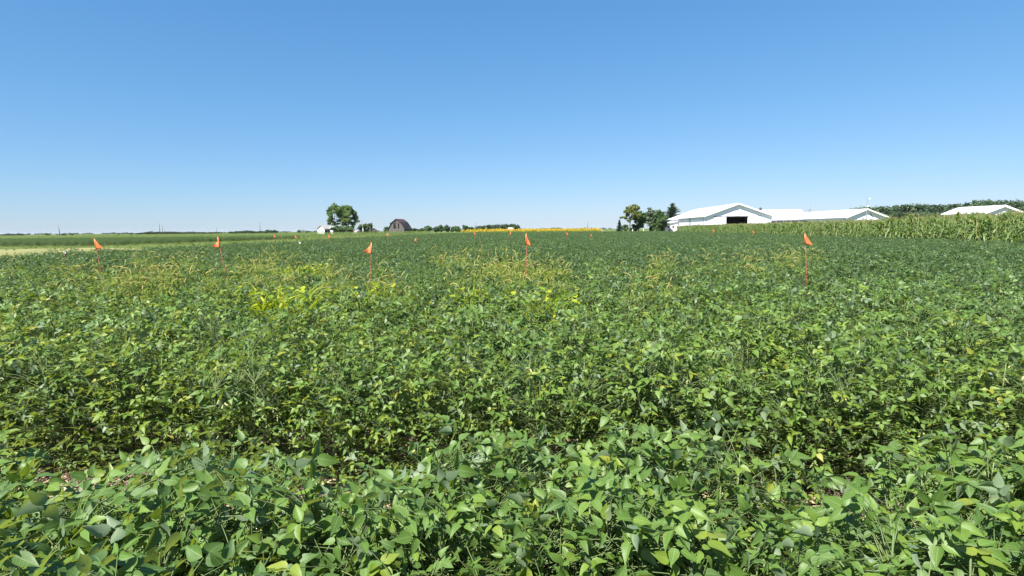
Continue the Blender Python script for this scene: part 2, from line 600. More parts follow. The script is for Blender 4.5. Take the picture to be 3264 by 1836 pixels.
def soy_parts(seed, ntri=195, hgt=CAN, edge=0.0):
    """one bushy soybean plant: stem with petioles, foliage of trifoliate leaves, pods"""
    rs = np.random.RandomState(seed)
    st, fo, pods = MB(), MB(), []
    lean = rs.uniform(-.06, .06, 2)
    stems = [((0, 0), lean, hgt - .06)]
    for _ in range(3):
        a = rs.uniform(0, 6.28)
        stems.append(((0, 0), lean + np.array([math.cos(a), math.sin(a)]) * rs.uniform(.08, .20), hgt * rs.uniform(.55, .82)))

    def stem_pt(k, z):
        b, t, h = stems[k]
        f = min(1, z / h)
        return np.array([t[0] * f ** 1.4, t[1] * f ** 1.4, z])
    for k, (b, t, h) in enumerate(stems):
        st.tube([stem_pt(k, z) for z in np.linspace(.02 if k == 0 else .12, h, 5)], np.linspace(.0055, .0022, 5), 4, rnd=rs.rand())
    for i in range(ntri):
        k = rs.randint(len(stems))
        a = rs.uniform(0, 6.28)
        rr = .31 * math.sqrt(rs.rand())
        top = hgt * (1.0 - .46 * (rr / .31) ** 2.4)
        u = rs.rand()
        z = top - .70 * hgt * u ** 1.8 + rs.normal(0, .025)
        z = max(z, .14)
        p = np.array([rr * math.cos(a) * 1.0, rr * math.sin(a), z])
        zs = max(.10, z - rs.uniform(.05, .14))
        s0 = stem_pt(k, min(zs, stems[k][2]))
        q = s0 * .45 + p * .55 + np.array([0, 0, .02])
        st.tube([s0, q, p], [.0018, .0014, .0010], 3, cap=False, rnd=rs.rand())
        # heading of the terminal leaflet: outward with scatter
        h = a + rs.normal(0, .8)
        pit = rs.normal(.02, .52)
        D = np.array([math.cos(h) * math.cos(pit), math.sin(h) * math.cos(pit), math.sin(pit)])
        nrm = np.array([0, 0, 1.0]) + .25 * SUNV * np.array([1, 1, 0]) + rs.normal(0, .62, 3)
        nrm /= np.linalg.norm(nrm)
        side = np.cross(D, nrm)
        side /= np.linalg.norm(side) + 1e-9
        L = (.031 + .027 * rs.beta(1.6, 2.0) + (.012 if rs.rand() < .05 else 0)) * (1.0 if u < .6 else .9)
        low = z / hgt
        base_r = rs.beta(1.9, 2.1) * .88 + edge * rs.uniform(.3, 1.6)  # edge: yellow shift imitating sun shining through the leaflets
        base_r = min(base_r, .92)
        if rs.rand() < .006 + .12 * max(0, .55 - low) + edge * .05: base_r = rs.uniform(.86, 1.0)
        for ang, sc in ((0, 1.0), (1.25, .86), (-1.25, .86)):
            d = D * math.cos(ang) + side * math.sin(ang)
            pp = p + (D * .012 if ang == 0 else d * .004)
            n2 = nrm + rs.normal(0, .22, 3)
            d = d + np.array([0, 0, rs.normal(0, .18)])
            add_leaflet(fo, pp, d, n2, L * sc * rs.uniform(.9, 1.1), min(1, max(0, base_r + rs.normal(0, .05))),
                        rs.uniform(.0, .85), rs.uniform(-.05, .35), wid=rs.uniform(.76, 1.0))
    for i in range(14):
        k = rs.randint(len(stems))
        po = MB()
        pods.append(po)
        z = rs.uniform(.2, .95) * stems[k][2]
        s0 = stem_pt(k, z)
        for _ in range(rs.randint(2, 4)):
            a = rs.uniform(0, 6.28)
            d = Vector((math.cos(a) * .5, math.sin(a) * .5, rs.uniform(-1, .1))).normalized()
            p0 = Vector(s0)
            L = rs.uniform(.035, .05)
            sag = Vector((0, 0, -.004))
            po.tube([p0, p0 + d * L * .25, p0 + d * L * .5 + sag, p0 + d * L * .78 + sag, p0 + d * L], [.001, .0048, .0052, .0046, .0008], 5, rnd=rs.rand())
    return st, fo, pods


NV, NSUN = 14, 6                                   # the last NSUN variants: mostly edge-row plants, sun-glow yellow put into their leaf colour
soy_var, soy_all, soy_far = [], [], []
for i in range(NV + NSUN):
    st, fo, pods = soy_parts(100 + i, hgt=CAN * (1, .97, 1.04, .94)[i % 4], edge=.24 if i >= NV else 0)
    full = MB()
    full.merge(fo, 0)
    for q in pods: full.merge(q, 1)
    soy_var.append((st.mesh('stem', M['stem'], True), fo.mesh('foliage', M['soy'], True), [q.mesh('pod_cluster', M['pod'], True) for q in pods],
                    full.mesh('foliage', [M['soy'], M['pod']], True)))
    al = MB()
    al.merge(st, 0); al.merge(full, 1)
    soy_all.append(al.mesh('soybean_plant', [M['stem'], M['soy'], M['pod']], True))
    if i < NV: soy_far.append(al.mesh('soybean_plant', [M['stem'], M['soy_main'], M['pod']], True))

rng = np.random.RandomState(7)
ROWD0, ROWSP, INROW = 1.40, 0.76, 0.125
row_words = ['leafy soybean plant in the row lying along the very bottom edge of the photo',
             'leafy soybean plant in the middle of the near strip at the bottom',
             'leafy soybean plant on the back edge of the near strip, before the soil alley',
             'leafy soybean plant in the first row beyond the bare soil alley, with yellowing lower leaves, many tinted yellow as if sunlit',
             'leafy soybean plant in the second row beyond the bare soil alley',
             ]
row_groups = ['soybean plants along the bottom edge', 'soybean plants in the middle of the near strip', 'soybean plants on the back edge of the near strip', 'soybean plants of the first row beyond the soil alley',
              'soybean plants of the second row beyond the soil alley']
near_rows = {}
s_pts, s_rz, s_sc, s_vi = [], [], [], []
k = -1
row_d = [.32, .80, 1.24, 1.66, 3.02]               # close rows, a soil alley, then the main plot
while row_d[-1] < FIELD_END: row_d.append(row_d[-1] + ROWSP)
for d in row_d:
    step = .074 if d < 1.7 else INROW if d < 30 else (.16 if d < 60 else .24)
    half = 1.02 * d + 1.2
    u = -half
    while u < half:
        uu = u + rng.uniform(-.3, .3) * step
        u += step
        p = PER * (d + rng.normal(0, .03)) + ROW * uu
        if p.y < .05 or p.x > corn_edge(p.y) - .9 or p.x < left_edge(p.y) + rng.uniform(0, .5): continue
        if abs(p.x) > .93 * p.y + 1.6: continue
        sc = rng.normal(1, .055)
        if rng.rand() < .04: sc *= .82
        if k == 2:
            if -.72 < p.x < -.50: sc *= rng.uniform(.48, .62)
            elif .70 < p.x < 1.12 or -1.75 < p.x < -1.25: sc *= rng.uniform(.64, .84)
            sc *= .89 if p.x < -.2 else .96
        if k == 3: sc *= rng.uniform(.90, 1.04)
        # thin places: soil shows in the gap left of centre and to the right
        z = .006
        vi_ = rng.randint(NV)
        if rng.rand() < ((.9 if p.x < -.4 else .6) if k == 3 else (.75 if p.x < -.4 else .4) if k == 4 else (.55 if p.x < -.6 else .2) if k in (5, 6) else .10 if k < 3 else .012): vi_ = NV + rng.randint(NSUN)  # sun-yellowed variants, thickest in the first rows past the alley, more at left
        rec = (p.x, p.y, z, rng.uniform(0, 6.28), sc, vi_)
        if 0 <= k <= 4 and abs(p.x) < .90 * p.y + .30:
            near_rows.setdefault(k, []).append(rec)
        else:
            s_pts.append(rec[:3]); s_rz.append(rec[3]); s_sc.append(sc); s_vi.append(rec[5] + (NV + NSUN if rec[5] < NV and k >= 5 and rng.rand() < (k - 4) / 11 else 0))
    k += 1
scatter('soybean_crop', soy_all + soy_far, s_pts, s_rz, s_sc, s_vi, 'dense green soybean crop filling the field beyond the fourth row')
n_near = 0
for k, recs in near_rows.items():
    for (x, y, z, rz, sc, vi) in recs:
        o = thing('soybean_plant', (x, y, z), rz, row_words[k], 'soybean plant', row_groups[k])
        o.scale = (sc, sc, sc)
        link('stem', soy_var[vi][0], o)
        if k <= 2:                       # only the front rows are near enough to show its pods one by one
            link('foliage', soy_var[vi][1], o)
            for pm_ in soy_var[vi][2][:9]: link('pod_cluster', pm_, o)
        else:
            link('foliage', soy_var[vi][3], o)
        n_near += 1
print('near soybean plants', n_near, 'scattered', len(s_pts))

# straw and old leaf litter lying on the bare soil
def litter(seed):
    rs = np.random.RandomState(seed)
    mb = MB()
    for _ in range(14):
        a, L = rs.uniform(0, 6.28), rs.uniform(.03, .13)
        p = Vector((rs.normal(0, .12), rs.normal(0, .12), rs.uniform(.006, .02)))
        dd = Vector((math.cos(a), math.sin(a), rs.normal(0, .15))) * L
        mb.tube([p, p + dd * .5 + Vector((0, 0, .004)), p + dd], .0028, 4, 0, True, rs.rand())
    for _ in range(5):
        a = rs.uniform(0, 6.28)
        add_leaflet(mb, (rs.normal(0, .12), rs.normal(0, .12), .012), (math.cos(a), math.sin(a), 0), (rs.normal(0, .3), rs.normal(0, .3), 1),
                    rs.uniform(.035, .06), rs.uniform(.3, 1), rs.uniform(.2, .8), rs.uniform(-.3, .3), 0)
    for _ in range(6):
        p = Vector((rs.normal(0, .14), rs.normal(0, .14), .004))
        r = rs.uniform(.008, .022)
        mb.tube([p, p + Vector((r * .2, 0, r * .7)), p + Vector((0, 0, r * 1.1))], [r, r * .85, r * .2], 6, 1)
    return mb.mesh('litter', [M['straw'], M['soil']], False)


lit = [litter(i) for i in range(5)]
lp = []
for _ in range(900):
    u, v = rng.uniform(-3.6, 3.6), rng.uniform(1.85, 2.75)
    p = PER * v + ROW * u
    lp.append((p.x, p.y, .005, rng.uniform(0, 6.28), rng.uniform(.7, 1.3), rng.randint(5)))
scatter('crop_residue', lit, [q[:3] for q in lp], [q[3] for q in lp], [q[4] for q in lp], [q[5] for q in lp],
        'straw, clods and fallen leaves on the bare soil between the near strip and the field')

# ------------------------------------------------------------------ corn


def corn_parts(seed, hgt=2.0, olive=False):
    rs = np.random.RandomState(seed)
    st, lf, ta = MB(), MB(), MB()
    lean = rs.normal(0, .05, 2)

    def sp(z): return Vector((lean[0] * (z / hgt) ** 2, lean[1] * (z / hgt) ** 2, z))
    top = hgt * .90
    st.tube([sp(z) for z in (0, top * .35, top * .7, top)], [.017, .015, .011, .007], 5, rnd=rs.rand())
    plane = rs.uniform(0, 3.14)
    nl = 12
    for i in range(nl):
        z = .18 + (top - .22) * i / (nl - 1)
        a = plane + (math.pi if i % 2 else 0) + rs.normal(0, .35)
        L = rs.uniform(.55, .8) * (.7 if i in (0, nl - 1) else 1) * hgt / 2.0
        rise = rs.uniform(.25, .5) if i < nl - 3 else rs.uniform(.55, .85)
        out = Vector((math.cos(a), math.sin(a), 0))
        pts, b = [], sp(z)
        for q in np.linspace(0, 1, 6):
            pts.append(b + out * (L * (q - .12 * q * q)) * .85 + Vector((0, 0, L * (rise * 1.6 * q - 1.25 * q * q * (1.1 - rise * .7)))))
        w = [.016, .038, .042, .036, .023, .002]
        rnd = rs.beta(2, 2.5) * .85
        if i < 3 and rs.rand() < .55: rnd = rs.uniform(.86, 1)
        add_blade(lf, pts, w, Vector((-math.sin(a), math.cos(a), rs.normal(0, .25))), rnd, .3)
    b = sp(top)
    for j in range(8):
        a = rs.uniform(0, 6.28)
        sprd = rs.uniform(.03, .14) if j else 0
        L = hgt * .1 * rs.uniform(.8, 1.25)
        ta.tube([b, b + Vector((math.cos(a) * sprd * .5, math.sin(a) * sprd * .5, L * .6)), b + Vector((math.cos(a) * sprd, math.sin(a) * sprd, L))],
                [.005, .007, .002], 3, cap=False, rnd=rs.rand())
    # an ear
    z = hgt * .48
    a = plane + rs.normal(0, .4)
    o = Vector((math.cos(a), math.sin(a), 1.4)).normalized()
    p = sp(z) + Vector((math.cos(a), math.sin(a), 0)) * .02
    lf.tube([p, p + o * .05, p + o * .15, p + o * .22], [.012, .026, .024, .006], 5, rnd=.9)
    return st, lf, ta


NC = 7
corn_var, corn_all = [], []
for i in range(NC):
    a, b, c = corn_parts(500 + i, 1.96 + .05 * (i % 3))
    corn_var.append((a.mesh('stalk', M['corn_stalk'], True), b.mesh('leaves', M['corn_leaf'], True), c.mesh('tassel', M['tassel'])))
    al = MB()
    al.merge(a, 0); al.merge(b, 1); al.merge(c, 2)
    corn_all.append(al.mesh('corn_plant', [M['corn_stalk'], M['corn_leaf'], M['tassel']], True))

recs = []
for r_ in range(18):
    y = 17.0
    while y < 117:
        y += rng.uniform(.15, .24) * 1.0
        x = corn_edge(y) + .76 * r_ + rng.normal(0, .04)
        if x > .93 * y + 2.5: continue
        edge = (.955 if y < 32.5 else .90) + rng.normal(0, .035) - (.10 if (r_ == 0 and rng.rand() < .3) else 0)
        recs.append((x, y, .005, rng.uniform(0, 6.28), edge, rng.randint(NC), r_))
# the plants that show largest: nearest of the edge rows, inside the frame
vis = [q for q in recs if q[0] < .905 * q[1] and q[6] == 0]
vis.sort(key=lambda q: q[1])
near_ids = set(id(q) for q in vis[:280])
for q in vis[:280]:
    o = thing('corn_plant', q[:3], q[3], 'tall tasselled corn plant on the outer row facing the soybeans, at the right', 'corn plant', 'corn plants on the outer row')
    o.scale = (q[4],) * 3
    for nm, me in zip(('stalk', 'leaves', 'tassel'), corn_var[q[5]]): link(nm, me, o)
far_c = [q for q in recs if id(q) not in near_ids]
scatter('corn_crop', corn_all, [q[:3] for q in far_c], [q[3] for q in far_c], [q[4] for q in far_c], [q[5] for q in far_c],
        'tall corn crop behind the outer row, along the right side of the field')

# lower corn strip along the far left
low = []
A0, A1 = Vector((-140, 110)), Vector((-22, 161))
dirv = (A1 - A0).normalized()
nv = Vector((-dirv.y, dirv.x))
tlen = (A1 - A0).length
for r_ in range(14):
    t_ = 0.0
    while t_ < tlen:
        t_ += rng.uniform(.3, .7)
        p = A0 + dirv * t_ + nv * (r_ * .9 + rng.normal(0, .1))
        if abs(p.x) > .95 * p.y + 5: continue
        hs = (.50 + .13 * t_ / tlen) * (1 + rng.normal(0, .06))
        low.append((p.x, p.y, .005, rng.uniform(0, 6.28), hs, rng.randint(NC)))
scatter('sweet_corn_strip', corn_all, [q[:3] for q in low], [q[3] for q in low], [q[4] for q in low], [q[5] for q in low],
        'low strip of sweet corn running across the far left of the field')

# a second, low crop plot beyond the path at far left
q_ = []
for _ in range(9000):
    x, y = rng.uniform(-120, -38), rng.uniform(60, 112)
    if y < 66 + (x + 60) * -.12 + rng.normal(0, .4) or y > 106 + (x + 120) * .40 or x > -46 + (y - 66) * .12 or abs(x) > .93 * y: continue
    q_.append((x, y, .005, rng.uniform(0, 6.28), rng.normal(.8, .08), rng.randint(NV)))
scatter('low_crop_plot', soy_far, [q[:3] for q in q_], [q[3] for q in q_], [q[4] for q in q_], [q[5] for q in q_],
        'low green crop plot between the mown path and the far-left corn strip')

# ------------------------------------------------------------------ sunflowers


def sunflower(seed):
    rs = np.random.RandomState(seed)
    mb = MB()
    h = 1.5 + rs.uniform(-.15, .15)
    mb.tube([(0, 0, 0), (0, 0, h * .6), (0, -.06, h)], [.015, .013, .01], 4, 0, rnd=.3)
    for i in range(9):
        a = rs.uniform(0, 6.28)
        z = .3 + (h - .5) * i / 8
        add_leaflet(mb, (0, 0, z), (math.cos(a), math.sin(a), .1), (0, 0, 1), .25, rs.rand() * .6, .2, .25, 1, 1.3)
    c = Vector((0, -.10, h + .02))
    mb.tube([c, c + Vector((0, -.03, .008))], .075, 10, 3)
    for j in range(14):
        t_ = 6.283 * j / 14
        dd = Vector((math.cos(t_), -.15, math.sin(t_)))
        add_leaflet(mb, c + Vector((math.cos(t_) * .06, -.01, math.sin(t_) * .06)), dd, (0, -1, .1), .10, rs.rand(), .1, .1, 2, 1.1)
    return mb.mesh('sunflower', [M['corn_stalk'], M['corn_leaf'], M['petal'], M['sf_disc']], True)


sfm = [sunflower(i) for i in range(4)]
sf = []
yy0 = 131.0
for r_ in range(34):
    y = yy0 + r_ * 1.1
    xl, xr = at(1462 + r_ * 1.6, 735, y).x, at(1905, 735, y).x
    x = xl
    while x < xr:
        x += rng.uniform(.3, 1.0)
        sf.append((x + rng.normal(0, .1), y + rng.normal(0, .15) - .04 * x, .005, rng.normal(.15, .5), rng.normal(.82, .11), rng.randint(4)))
scatter('sunflower_field', sfm, [q[:3] for q in sf], [q[3] for q in sf], [q[4] for q in sf], [q[5] for q in sf],
        'long bright yellow band of sunflowers in bloom beyond the soybeans')

# ------------------------------------------------------------------ grasses and weeds


def foxtail_clump(seed, n=5, h0=.80, h1=1.0):
    rs = np.random.RandomState(seed)
    mb = MB()
    for i in range(n):
        headed = rs.rand() < .6
        a = rs.uniform(0, 6.28)
        b = Vector((rs.normal(0, .10), rs.normal(0, .10), .35))
        h = rs.uniform(h0, h1)
        le = rs.uniform(.02, .16)
        o = Vector((math.cos(a), math.sin(a), 0))
        tip = b + o * le + Vector((0, 0, h - .35))
        mid = b.lerp(tip, .55) - o * le * .2
        mb.tube([b, mid, tip], [.003, .0025, .0018], 3, 0, False, rs.rand())
        # nodding bristly head
        L = rs.uniform(.07, .13)
        dr = rs.uniform(.2, 1.1)
        hp = [tip + o * (L * q * (.4 + dr * q * .8)) + Vector((0, 0, L * (q - dr * q * q * .9))) for q in (0, .25, .5, .75, 1)]
        if headed: mb.tube(hp, [.003, .0065, .0075, .006, .001], 5, 1, False, rs.rand())
        for _ in range(5):
            a2 = rs.uniform(0, 6.28)
            o2 = Vector((math.cos(a2), math.sin(a2), 0))
            f = rs.uniform(.5, .9)
            p0 = b.lerp(tip, f)
            LL = rs.uniform(.14, .26)
            pts = [p0 + o2 * (LL * q * .8) + Vector((0, 0, LL * (.8 * q - .9 * q * q))) for q in (0, .35, .7, 1)]
            add_blade(mb, pts, [.004, .006, .0045, .0005], (-math.sin(a2), math.cos(a2), 0), rs.rand(), .2, 0)
    return mb.mesh('foxtail_clump', [M['weed_leaf'], M['weed_head']], True)


fox = [foxtail_clump(40 + i) for i in range(6)]
wp = []


def weed_patch(px0, px1, py0, py1, n, dens_noise=True):
    for _ in range(n):
        px, py = rng.uniform(px0, px1), rng.uniform(py0, py1)
        p = on_plane(px, py, CAN)
        if p.x < left_edge(p.y) + .3: continue
        wp.append((p.x, p.y, .005, rng.uniform(0, 6.28), rng.normal(1.0, .05), rng.randint(6)))


def clusters(px0, px1, py0, py1, nc, per, sx, sy):
    for _ in range(nc):
        cx, cy = rng.uniform(px0, px1), rng.uniform(py0, py1)
        for _ in range(per):
            px, py = rng.normal(cx, sx), rng.normal(cy, sy)
            py = max(py, 795)
            p = on_plane(px, py, CAN)
            if p.x < left_edge(p.y) + .3: continue
            wp.append((p.x, p.y, .005, rng.uniform(0, 6.28), rng.normal(.99, .06), rng.randint(6)))


clusters(20, 560, 845, 925, 12, 3, 30, 8)
clusters(420, 1020, 835, 925, 15, 4, 30, 10)
clusters(1050, 1330, 860, 930, 4, 4, 26, 12)
clusters(1370, 1740, 835, 915, 11, 4, 24, 10)
clusters(1650, 1790, 840, 930, 5, 4, 16, 12)
clusters(2000, 2600, 815, 860, 6, 4, 22, 6)
clusters(1820, 2300, 830, 930, 7, 2, 40, 14)
clusters(1120, 2000, 800, 830, 5, 2, 50, 7)
scatter('foxtail_weeds', fox, [q[:3] for q in wp], [q[3] for q in wp], [q[4] for q in wp], [q[5] for q in wp],
        'tan foxtail grass with nodding seed heads poking up through the soybeans')


def grass_tuft(seed, n, spread, h, wid, mat, drs=(0, .35), z0=.5, soft=0):
    rs = np.random.RandomState(seed)
    mb = MB()
    for i in range(n):
        a = rs.uniform(0, 6.28)
        o = Vector((math.cos(a), math.sin(a), 0))
        b = Vector((rs.normal(0, spread * .3), rs.normal(0, spread * .3), z0))
        H = (h - z0) * rs.uniform(.45, 1.05)
        bend = Vector((-o.y, o.x, 0)) * rs.normal(0, spread * .45)
        reach = spread * rs.uniform(.4, 1.3)
        dro = rs.uniform(.0, .35)
        pts = [b + o * (reach * q ** 1.6) + bend * q * q + Vector((0, 0, H * (q * (1 + dro) - dro * 1.6 * q * q))) for q in (0, .25, .5, .75, 1)]
        add_blade(mb, pts, [wid * .7, wid, wid * .9, wid * .6, .0008], (-math.sin(a), math.cos(a), rs.normal(0, .4)), rs.rand(), .2)
    for i in range(soft):                    # low leafy part of the clump, level with the canopy
        a, r_ = rs.uniform(0, 6.28), spread * 1.3 * math.sqrt(rs.rand())
        h_ = rs.uniform(0, 6.28)
        add_leaflet(mb, (r_ * math.cos(a), r_ * math.sin(a), CAN + rs.uniform(-.08, .07)), (math.cos(h_), math.sin(h_), rs.normal(.1, .3)),
                    (rs.normal(0, .4), rs.normal(-.3, .4), 1), rs.uniform(.05, .09), rs.rand(), rs.uniform(0, .5), rs.uniform(0, .3))
    return mb.mesh('blades', mat, True)


ytufts = [  # px, py (at canopy level), blades, spread, height, blade half width, label
    (850, 952, 16, .20, 1.04, .011, 'broad bright yellow-green grass clump, lowest and brightest one left of the middle'),
    (905, 935, 13, .24, 1.08, .008, 'loose yellow-green grass clump just up and right of the brightest left clump'),
    (965, 948, 12, .20, 1.02, .008, 'yellow-green grass clump to the right of the brightest left clump'),
    (1182, 925, 13, .16, 1.05, .008, 'yellow-green grass clump at the foot of the folded middle-left flag'),
    (1505, 942, 6, .12, 1.05, .013, 'short pair of wide bright green grass blades between the two middle flags'),
    (1728, 952, 16, .22, 1.05, .009, 'bright yellow arching grass clump below the tall centre flag'),
    (1712, 868, 10, .15, 1.05, .009, 'upright yellow-green grass clump just right of the centre flag stake'),
    (1560, 850, 22, .40, 1.00, .009, 'wide yellow-green grass clump up left of the centre flag'),
    (1006, 855, 12, .20, 1.08, .010, 'tall yellow-green grass clump between the orange flags left of the middle'),
    (935, 868, 10, .22, 1.08, .009, 'thin yellow-green grass clump below the sail-shaped left flag'),
]
for i, (px, py, n, sp_, h, w, lab) in enumerate(ytufts):
    p = on_plane(px, py, CAN)
    o = thing('grass_clump', (p.x, p.y, .005), rng.uniform(0, 6.28), lab, 'grass clump', 'yellow-green grass clumps among the soybeans')
    link('blades', grass_tuft(900 + i, n + 26, sp_ * 1.35, h - .13, w * 1.1, M['yellow_grass'], (.5, 1.2), .58, 22), o)

# rough grass beside the path and along the corn
tufts = [grass_tuft(960 + i, 22, .16, .22, .006, M['grass'], z0=0) for i in range(3)]
gp = []
for _ in range(5200):
    y = 20 + 110 * rng.rand() ** 1.0
    xl = left_edge(y)
    x = xl - rng.uniform(.1, 90)
    if abs(x) > .95 * y: continue
    if -64 < x and y < 66 and x > -52 + (y - 54) * .75 and rng.rand() < .8: continue
    gp.append((x, y, .004, rng.uniform(0, 6.28), rng.uniform(.7, 1.8), rng.randint(3)))
for _ in range(2600):
    y = 24 + 95 * rng.rand()
    gp.append((corn_edge(y) - rng.uniform(.25, 1.0), y, .004, rng.uniform(0, 6.28), rng.uniform(1.6, 4.2), rng.randint(3)))
for _ in range(2500):
    x, y = rng.uniform(20, 75), rng.uniform(118, 230)
    if x > .95 * y or (y < 129 and x < 30): continue
    gp.append((x, y, .004, rng.uniform(0, 6.28), rng.uniform(.8, 1.8), rng.randint(3)))
scatter('rough_grass', tufts, [q[:3] for q in gp], [q[3] for q in gp], [q[4] for q in gp], [q[5] for q in gp],
        'rough green grass beside the mown path and along the corn edge')

# ------------------------------------------------------------------ marker flags


def flag(px_staff, py_top, Y, tip_dx, tip_dz, hh, lean_px, lab, bend=.02, segs=6, grp='orange marker flags', cat='flag', mat=None, z_base=.0, name='marker_flag'):
    """wire stake from the soil with a pennant: hoist of height hh on the wire, tip offset (tip_dx, tip_dz) from hoist foot"""
    top = at(px_staff, py_top, Y)
    foot_px = px_staff + lean_px
    foot = at(foot_px, py_top, Y)
    dirx = (foot.x - top.x) / max(.3, (top.z - CAN)) if lean_px else 0
    base = Vector((top.x + dirx * top.z, Y, 0))
    o = thing(name, (base.x, base.y, .005), 0, lab, cat, grp)
    m = MB()
    tl = Vector((top.x - base.x, 0, top.z))
    m.tube([(0, 0, 0), tl * .5 + Vector((.004, .0, 0)), tl], .0027 if Y < 15 else .004, 6)
    m.build('stake', M['wire'], o, True)
    # pennant with a soft ripple and a rolled hoist sleeve
    pm = MB()
    hoist = tl.normalized()
    V, Fs = [], []
    nu, nvv = 8, 6
    for i in range(nu + 1):
        s_ = i / nu
        for j in range(nvv + 1):
            t_ = j / nvv
            a = tl - hoist * (hh * (1 - t_))                                # on the wire
            tipp = tl - hoist * hh + Vector((tip_dx, 0, tip_dz))
            foot_edge = (tl - hoist * hh).lerp(tipp, s_)
            top_edge = tl.lerp(tipp, s_)
            p = foot_edge.lerp(top_edge, t_)
            p = p + Vector((0, bend * math.sin(s_ * 3.6) * (.5 + t_ * .5) - .35 * bend * s_, 0))
            V.append(p)
    for i in range(nu):
        for j in range(nvv):
            q = i * (nvv + 1) + j
            Fs.append((q, q + nvv + 1, q + nvv + 2, q + 1))
    pm.add(V, Fs)
    pn = pm.build('pennant', mat or M['orange'], o, True)
    sol = pn.modifiers.new('thickness', 'SOLIDIFY')
    sol.thickness = .0012
    sl = MB()
    sl.tube([tl - hoist * hh * 1.02, tl + hoist * .004], .0068 if Y < 15 else .007, 6)
    sl.build('sleeve', mat or M['orange'], pn, True)
    return o


flag(301, 763, 7.9, .092, .010, .140, 14, 'red-orange triangular flag at far left, its tip pointing right against the green strip', -.008)
flag(694, 757, 7.9, -.085, .0, .140, 18, 'bulging sail-shaped orange flag, second from the left', .05)
flag(1184, 775, 7.6, -.085, .03, .150, -7, 'pale orange flag folded down along its stake, left of centre', .05)
flag(1677, 747, 7.25, .058, -.012, .135, 0, 'pale orange flag pointing steeply down right on a tall red stake at centre', .006)
flag(2566, 747, 6.9, .088, -.008, .125, 10, 'orange triangular flag on a leaning red stake at the right, in front of corn', .004)
far_flags = [
    (873, 748, 32, .10, 'tiny orange flag before the left corn strip, farthest left of the distant ones'),
    (940, 750, 32, .10, 'tiny orange flag before the left corn strip, second from the left'),
    (1046, 748, 32, .12, 'tiny orange flag before the sweet corn, under the big tree'),
    (1236, 743, 32, -.10, 'tiny orange flag before the sweet corn, under the old grey barn'),
    (1326, 758, 27, -.08, 'tiny orange flag low among the soybeans right of the old barn'),
    (1512, 740, 36, .09, 'tiny orange flag in front of the left end of the sunflowers'),
    (1628, 740, 36, -.09, 'tiny orange flag in front of the sunflowers, below the white truck'),
    (1806, 740, 34, .10, 'tiny orange flag in front of the right half of the sunflowers'),
    (1883, 745, 34, .08, 'tiny orange flag in front of the right end of the sunflowers'),
    (2272, 731, 42, .12, 'tiny orange flag in front of the corn, below the big white barn'),
    (2400, 735, 38, .12, 'tiny orange flag in front of the corn, right of the barn door'),
]
for (px, py, Y, dx, lab) in far_flags:
    flag(px, py, Y, dx, .0, .15, 0, lab, .02)
flag(953, 769, 24, .07, .02, .12, 0, 'small white marker flag at the left edge of the soybeans', .03, grp='white marker flags', mat=M['white_plastic'])
flag(204, 801, 15.5, .05, .01, .07, 0, 'small white marker flag on the path edge at far left', .02, grp='white marker flags', mat=M['white_plastic'])

# ------------------------------------------------------------------ trees


def leaf_cloud(mb, rs, blobs, leaf):
    """many leaf-clump faces gathered in sub-clumps on every blob"""
    more = []
    for (cx, cy, cz, rx, ry, rz_, n) in blobs:
        more.append((cx, cy, cz, rx, ry, rz_, int(n * .62)))
        for _ in range(3):                       # ragged side sprays
            v = rs.normal(0, 1, 3)
            v /= np.linalg.norm(v)
            more.append((cx + v[0] * rx * 1.05, cy + v[1] * ry * 1.05, cz + v[2] * rz_ * 1.0, rx * .42, ry * .42, rz_ * rs.uniform(.35, .6), int(n * .13)))
    for (cx, cy, cz, rx, ry, rz_, n) in more:
        subs = []
        for _ in range(max(5, n // 45)):
            v = rs.normal(0, 1, 3)
            v /= np.linalg.norm(v)
            rr = rs.uniform(.3, 1.0)
            subs.append((v * rr, rs.uniform(.28, .55), rs.rand()))
        for i in range(int(n * 3.2)):
            c, sr, tone = subs[rs.randint(len(subs))]
            q = c + rs.normal(0, sr * .55, 3)
            p = np.array([cx + q[0] * rx, cy + q[1] * ry, cz + q[2] * rz_])
            nn = q + rs.normal(0, .55, 3) + np.array([0, 0, .35])
            nn /= np.linalg.norm(nn) + 1e-9
            a = np.cross(nn, rs.normal(0, 1, 3))
            a /= np.linalg.norm(a) + 1e-9
            b = np.cross(nn, a)
            s1, s2 = leaf * rs.uniform(.38, 1.0), leaf * rs.uniform(.32, .75)
            V = [p - a * s1, p - b * s2 * .8 + nn * s1 * .15, p + a * s1, p + b * s2 + nn * s1 * .1]
            r_ = min(1, max(0, tone * .6 + rs.rand() * .4))
            mb.add(V, [(0, 1, 2, 3)], 0, [(0, .5, r_)] * 4)


